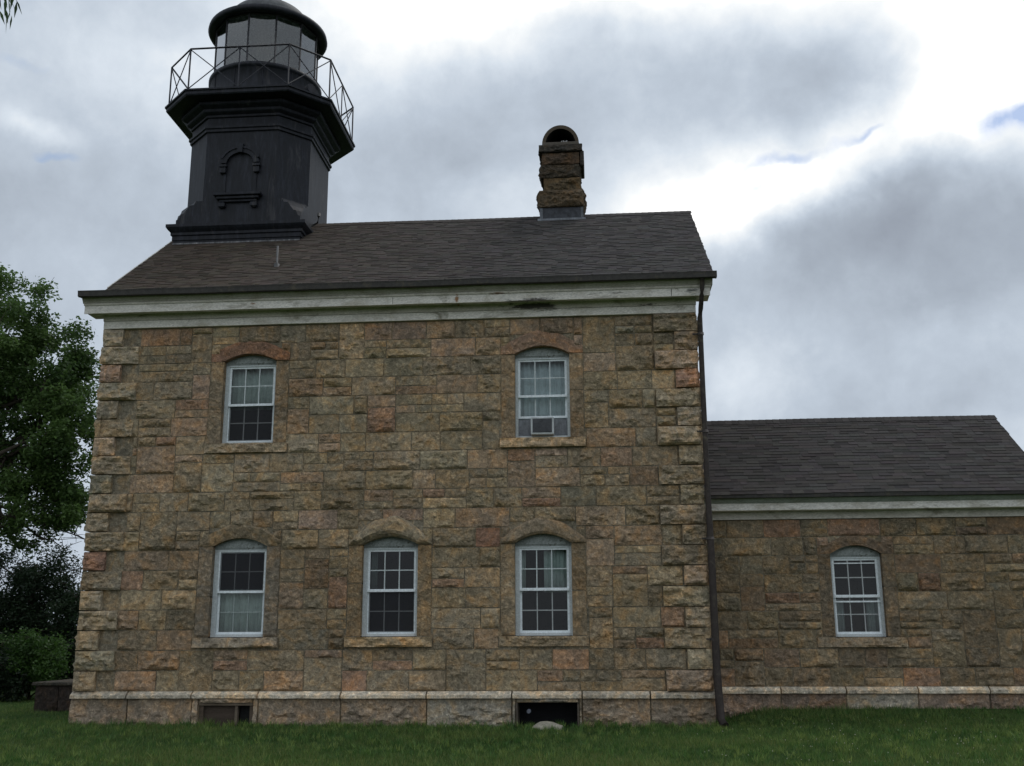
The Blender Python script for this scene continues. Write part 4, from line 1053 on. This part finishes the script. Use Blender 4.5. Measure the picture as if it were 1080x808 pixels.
tree('deciduous_tree',(-9.6,11.5,0),9.5,.36,[(-9.2,11.5,10.4,2.7,2.4,2.7),(-7.1,11.2,9.6,1.45,1.6,2.0),(-11.2,12,8.5,2.4,2.2,3.0),(-7.0,11.2,7.6,1.6,1.7,1.9),(-6.9,11.2,5.9,1.5,1.3,1.0),(-9.2,11.2,6.3,2.4,2.0,2.0),(-7.9,11.2,4.9,1.3,1.1,.8),(-6.3,11.2,7.0,.9,1.1,2.2),(-6.5,11.2,5.0,1.0,1,.7),(-6.1,11.2,5.9,.8,1,.8)],118000,.13,G1,
 'tall leafy green tree behind the left side of the house','tree','trees beyond the left of the house',seed=2,nclus=300,cr=.50,limbs=40,bare=[(-5.7,11.3,4.5),(-6.2,11.0,4.2)])
tree('cedar_tree',(-6.6,10.2,0),3.7,.16,[(-6.6,10.2,2.7,1.1,1.1,1.3),(-5.5,10.2,2.9,1.0,.9,1.0),(-6.9,10.3,1.7,1.1,1,1.2),(-5.0,10.1,1.9,.9,.9,1.3),(-7.9,10.4,2.9,1.2,1,1.5),(-5.1,10.2,.8,.9,.6,.8),(-5.7,10.2,3.4,.8,.8,.7)],62000,.095,[(.010,.022,.010),(.026,.048,.020)],
 'dark evergreen tree low behind the left corner of the house','tree','trees beyond the left of the house',seed=5,nclus=130,cr=.42,limbs=16,aspect=2.4)
tree('shrub',(-5.1,7.7,0),1.2,.05,[(-5.0,7.7,1.2,.75,.7,.65),(-4.5,7.6,.9,.45,.5,.45),(-5.7,7.8,.9,.6,.6,.7)],16000,.085,[(.022,.055,.012),(.062,.125,.026)],
 'mid-green bushy shrub in front of the dark trees on the left','shrub','bushes along the lawn edge',seed=8,nclus=46,cr=.30,limbs=10)
tree('shrub',(-4.4,8.8,0),.9,.05,[(-4.3,8.8,.75,1.0,.7,.7),(-3.2,8.8,.6,.9,.6,.6)],14000,.085,[(.009,.018,.008),(.022,.038,.014)],
 'dark low bush behind the masonry bulkhead','shrub','bushes along the lawn edge',seed=9,nclus=44,cr=.32,limbs=10)
tree('shrub',(-7.4,7.0,0),2.2,.07,[(-7.4,7.0,1.4,1.3,.9,1.4),(-6.3,6.9,1.0,.9,.7,1.0),(-5.4,6.9,.45,.7,.5,.45)],30000,.09,[(.008,.018,.008),(.020,.038,.015)],
 'dark dense bush at the left edge of the lawn','shrub','bushes along the lawn edge',seed=10,nclus=84,cr=.36,limbs=12)
# far bank of undergrowth closing the view under the trees
tree('shrub',(-9.5,14.5,0),1.9,.08,[(-9.5,14.5,1.0,2.6,.9,1.1),(-5.8,14.3,.8,2.2,.8,.9)],34000,.12,[(.008,.016,.008),(.018,.034,.014)],
 'long dark thicket far behind the trees on the left','shrub','bushes along the lawn edge',seed=12,nclus=90,cr=.45,limbs=12)
first=[o for o in bpy.data.objects if o.name=='deciduous_tree'][0]
far=first.copy(); COL.objects.link(far); far.location=(9.9,-31,0); far.scale=(.88,.88,.90); far.rotation_euler=(0,0,2.2)
far['label']='tree across the lawn, mirrored in the lower pane of the air conditioner window'; del far['group']
for ch_o in list(first.children):
    c_o=ch_o.copy(); COL.objects.link(c_o); c_o.parent=far
# near tree outside the frame whose hanging tip enters the top left corner
def ray(x,y): return (FWD*FPX+R2*(x-540)+U2*(404-y)).normalized()
tip=CAM+ray(2,2)*10.0
nt_=thing('overhanging_tree',(tip.x-4.2,tip.y-.6,0),'near tree with narrow leaves hanging into the top left corner','tree')
base=Vector((tip.x-4.2,tip.y-.6,0)); m_=MB(); r=random.Random(3)
P=[base+Vector((0,0,-.2)),base+Vector((.05,0,2)),base+Vector((.2,.1,4.5)),base+Vector((.3,.1,7.5)),base+Vector((.2,0,9.5))]; m_.tube(P,[.26,.21,.17,.12,.05],10,(.06,.05,.04)); build('trunk',m_,M_BARK,nt_,origin=base)
m_=MB(); Q=[P[2],base+Vector((1.2,.2,6.3)),base+Vector((2.6,.4,7.5)),tip+Vector((-.7,.1,.75)),tip+Vector((-.25,0,.42))]; m_.tube(Q,[.10,.08,.055,.025,.012],8,(.06,.05,.04))
subs=[]
for k in range(40):
    t=r.random(); i=r.randint(1,3); q=Q[i].lerp(Q[i+1],t)-Vector((.0,0,0)); e=q+Vector((r.uniform(-.9,-.1),r.uniform(-.7,.7),r.uniform(-.2,.7))); m_.tube([q,e],[.012,.006],5,(.06,.05,.04)); subs.append(e)
for k in range(60):
    q=P[3].lerp(P[4],r.random()); e=q+Vector((r.uniform(-2.4,1.0),r.uniform(-1.8,1.8),r.uniform(-1.5,1.5))); m_.tube([q,e],[.02,.006],5,(.06,.05,.04)); subs.append(e)
build('limbs',m_,M_BARK,nt_,origin=base)
LV=[];LC=[]
def leafy(p,d,L,w):
    d=d.normalized(); s=d.cross(Vector((r.uniform(-1,1),r.uniform(-1,1),r.uniform(-.3,.3)))).normalized()
    LV.extend([tuple(p),tuple(p+d*L*.45+s*w),tuple(p+d*L+Vector((0,0,-L*.12))),tuple(p+d*L*.45-s*w)]); t=r.random(); LC.append((.018+.03*t,.04+.05*t,.012+.015*t))
for k in range(46):   # the tip spray
    p=tip+Vector((r.uniform(-.16,.075),r.uniform(-.12,.12),r.uniform(-.06,.26))); leafy(p,RT*r.uniform(-.2,.75)+Vector((0,0,-1)),r.uniform(.12,.18),.013)
for e in subs:
    for k in range(26):
        p=e+Vector((r.gauss(0,.28),r.gauss(0,.28),r.gauss(0,.28)))
        if (p-CAM).normalized().dot(R2)/(p-CAM).normalized().dot(FWD)> -.485: continue
        leafy(p,Vector((r.uniform(-.6,.6),r.uniform(-.6,.6),-1)),r.uniform(.09,.15),.012)
fast_mesh('crown',np.array(LV),np.arange(len(LV)).reshape(-1,4),np.array(LC),M_LEAF,nt_,origin=tuple(base),nper=4)

# =================================================================== SKY AND SUN
world=bpy.data.worlds.new('World'); scene.world=world; world.use_nodes=True
nt=world.node_tree; ns,ls=nt.nodes,nt.links; ns.clear()
SUN_EL,SUN_AZ=math.radians(58),math.radians(38)     # behind the house, to the right
out=ns.new('ShaderNodeOutputWorld'); bg=ns.new('ShaderNodeBackground'); bg.inputs['Strength'].default_value=.1
sky=ns.new('ShaderNodeTexSky'); sky.sky_type='NISHITA'; sky.sun_disc=False; sky.sun_elevation=SUN_EL; sky.sun_rotation=SUN_AZ
tc=ns.new('ShaderNodeTexCoord'); dirv=tc.outputs['Generated']
def Mth(op,a,b=None,c=None):
    n=ns.new('ShaderNodeMath'); n.operation=op
    for i,v in enumerate((a,b,c)):
        if v is None: continue
        if hasattr(v,'links'): ls.new(v,n.inputs[i])
        else: n.inputs[i].default_value=v
    return n.outputs[0]
sx=ns.new('ShaderNodeSeparateXYZ'); ls.new(dirv,sx.inputs[0])
AZ=Mth('ARCTAN2',sx.outputs[0],sx.outputs[1]); EL=Mth('ARCSINE',sx.outputs[2])
# soft cloud turbulence; directions are warped before the large masses are placed
nw=noise_n(ns,ls,dirv,3.0,5,.55); nw2=noise_n(ns,ls,dirv,9.0,5,.6)
sw=ns.new('ShaderNodeSeparateXYZ'); ls.new(nw.outputs['Color'],sw.inputs[0]); sw2=ns.new('ShaderNodeSeparateXYZ'); ls.new(nw2.outputs['Color'],sw2.inputs[0])
WARP=.16; WARP2=.075
AZw=Mth('ADD',AZ,Mth('ADD',Mth('MULTIPLY',Mth('SUBTRACT',sw.outputs[0],.5),WARP),Mth('MULTIPLY',Mth('SUBTRACT',sw2.outputs[0],.5),WARP2)))
ELw=Mth('ADD',EL,Mth('ADD',Mth('MULTIPLY',Mth('SUBTRACT',sw.outputs[1],.5),WARP*.8),Mth('MULTIPLY',Mth('SUBTRACT',sw2.outputs[1],.5),WARP2*.8)))
def px2(x,y):
    d=ray(x,y); return math.atan2(d.x,d.y),math.asin(d.z)
def blob(x,y,rx,ry,amp,rot=0,pw=2):
    """soft cloud mass: centre, half-widths (all turned into azimuth/elevation), strength"""
    a0,e0=px2(x,y); a1,_=px2(x+rx,y); _,e1=px2(x,y-ry); sa,se=abs(a1-a0),abs(e1-e0)
    da=Mth('SUBTRACT',AZw,a0); de=Mth('SUBTRACT',ELw,e0)
    c_,s_=math.cos(rot),math.sin(rot)
    u=Mth('DIVIDE',Mth('ADD',Mth('MULTIPLY',da,c_),Mth('MULTIPLY',de,s_)),sa)
    v=Mth('DIVIDE',Mth('SUBTRACT',Mth('MULTIPLY',de,c_),Mth('MULTIPLY',da,s_)),se)
    q=Mth('ADD',Mth('MULTIPLY',u,u),Mth('MULTIPLY',v,v))
    if pw!=2: q=Mth('POWER',q,pw/2)
    return Mth('MULTIPLY',Mth('EXPONENT',Mth('MULTIPLY',q,-1)),amp)
def total(blobs):
    t=None
    for b in blobs:
        o=blob(*b); t=o if t is None else Mth('ADD',t,o)
    return t
BL=[ # brightness masses
 (470,-45,190,90,.80,0,2),(800,-45,330,110,.62,0,2),(1080,60,160,150,.65,0,3),(930,170,260,44,.50,.25,2),(700,250,130,42,.30,.12,2),(820,330,100,80,.09),(760,215,90,60,.3),(660,60,90,60,.0),
 (20,118,55,16,.24,0),(150,60,190,70,.16,0),(785,405,50,32,.22,0),(560,205,90,40,.14),(400,60,60,60,.18),
 # grey masses
 (560,120,230,75,-.12,.05,2),(870,105,125,40,-.18,.22,2),(650,25,85,45,-.26,0,2),(950,285,230,95,-.22,0,2),(930,235,130,60,-.16,.2,2),(1075,262,120,80,-.1,0),(840,265,120,45,-.14,.1),(1040,415,170,30,-.14,.0),(100,240,220,60,-.03)]
v=Mth('ADD',total(BL),.43)
nf=noise_n(ns,ls,dirv,4.5,7,.55,.3); v=Mth('ADD',v,Mth('MULTIPLY',Mth('SUBTRACT',nf.outputs['Fac'],.5),.34))
nf2=noise_n(ns,ls,dirv,15,5,.6,.2); v=Mth('ADD',v,Mth('MULTIPLY',Mth('SUBTRACT',nf2.outputs['Fac'],.5),.36))
nf3=noise_n(ns,ls,dirv,42,5,.6,.2); v=Mth('ADD',v,Mth('MULTIPLY',Mth('SUBTRACT',nf3.outputs['Fac'],.5),.13))
# unseen sky behind the viewer, brightened to add light on the facade
back=Mth('MULTIPLY',Mth('SMOOTH_MIN',Mth('MAXIMUM',Mth('MULTIPLY',sx.outputs[1],-1.6),0),1.0,.2),.22); v=Mth('ADD',v,back)
cr_=ramp(ns,ls,v,[(0.0,(.315,.355,.42)),(.22,(.40,.455,.53)),(.42,(.52,.59,.68)),(.62,(.70,.77,.85)),(.84,(.95,.98,1.0)),(1.0,(1.22,1.22,1.21))])
cm_=ns.new('ShaderNodeVectorMath'); cm_.operation='SCALE'; ls.new(cr_.outputs['Color'],cm_.inputs[0]); cm_.inputs['Scale'].default_value=10.0
# small rents where the blue shows through
hl=total([(1085,140,46,22,1.45,.15),(905,163,30,6,.8,.2),(820,186,44,9,.85,.15),(800,215,38,8,.35,.1),(40,148,32,8,.85,0),(15,52,50,12,.5,0)])
ramp_h=ns.new('ShaderNodeMapRange'); ls.new(Mth('ADD',hl,Mth('ADD',Mth('MULTIPLY',Mth('SUBTRACT',nf2.outputs['Fac'],.5),.9),Mth('MULTIPLY',Mth('SUBTRACT',nf3.outputs['Fac'],.5),.7))),ramp_h.inputs['Value']); ramp_h.inputs['From Min'].default_value=.30; ramp_h.inputs['From Max'].default_value=1.15
skc=ns.new('ShaderNodeVectorMath'); skc.operation='MULTIPLY'; ls.new(sky.outputs['Color'],skc.inputs[0]); skc.inputs[1].default_value=(1.0,.95,.95)
skadd=ns.new('ShaderNodeVectorMath'); skadd.operation='ADD'; ls.new(skc.outputs[0],skadd.inputs[0]); skadd.inputs[1].default_value=(1.3,1.7,2.2)
fin=mix(ns,ls,ramp_h.outputs['Result'],cm_.outputs[0],skadd.outputs[0])
ls.new(fin,bg.inputs['Color']); ls.new(bg.outputs[0],out.inputs['Surface'])
sd_=bpy.data.lights.new('sun','SUN'); sd_.energy=.9; sd_.angle=math.radians(22); sd_.color=(1,.96,.9)
so=bpy.data.objects.new('sun',sd_); COL.objects.link(so)
sdir=Vector((math.sin(SUN_AZ)*math.cos(SUN_EL),math.cos(SUN_AZ)*math.cos(SUN_EL),math.sin(SUN_EL)))
so.rotation_euler=sdir.to_track_quat('Z','Y').to_euler(); so.location=(20,20,30)

scene.view_settings.view_transform='Standard'; scene.view_settings.look='None'; scene.view_settings.exposure=0; scene.view_settings.gamma=1; scene.view_settings.use_curve_mapping=False
scene.render.engine='CYCLES'; scene.cycles.max_bounces=6; scene.cycles.transparent_max_bounces=12; scene.cycles.diffuse_bounces=3; scene.cycles.use_denoising=True
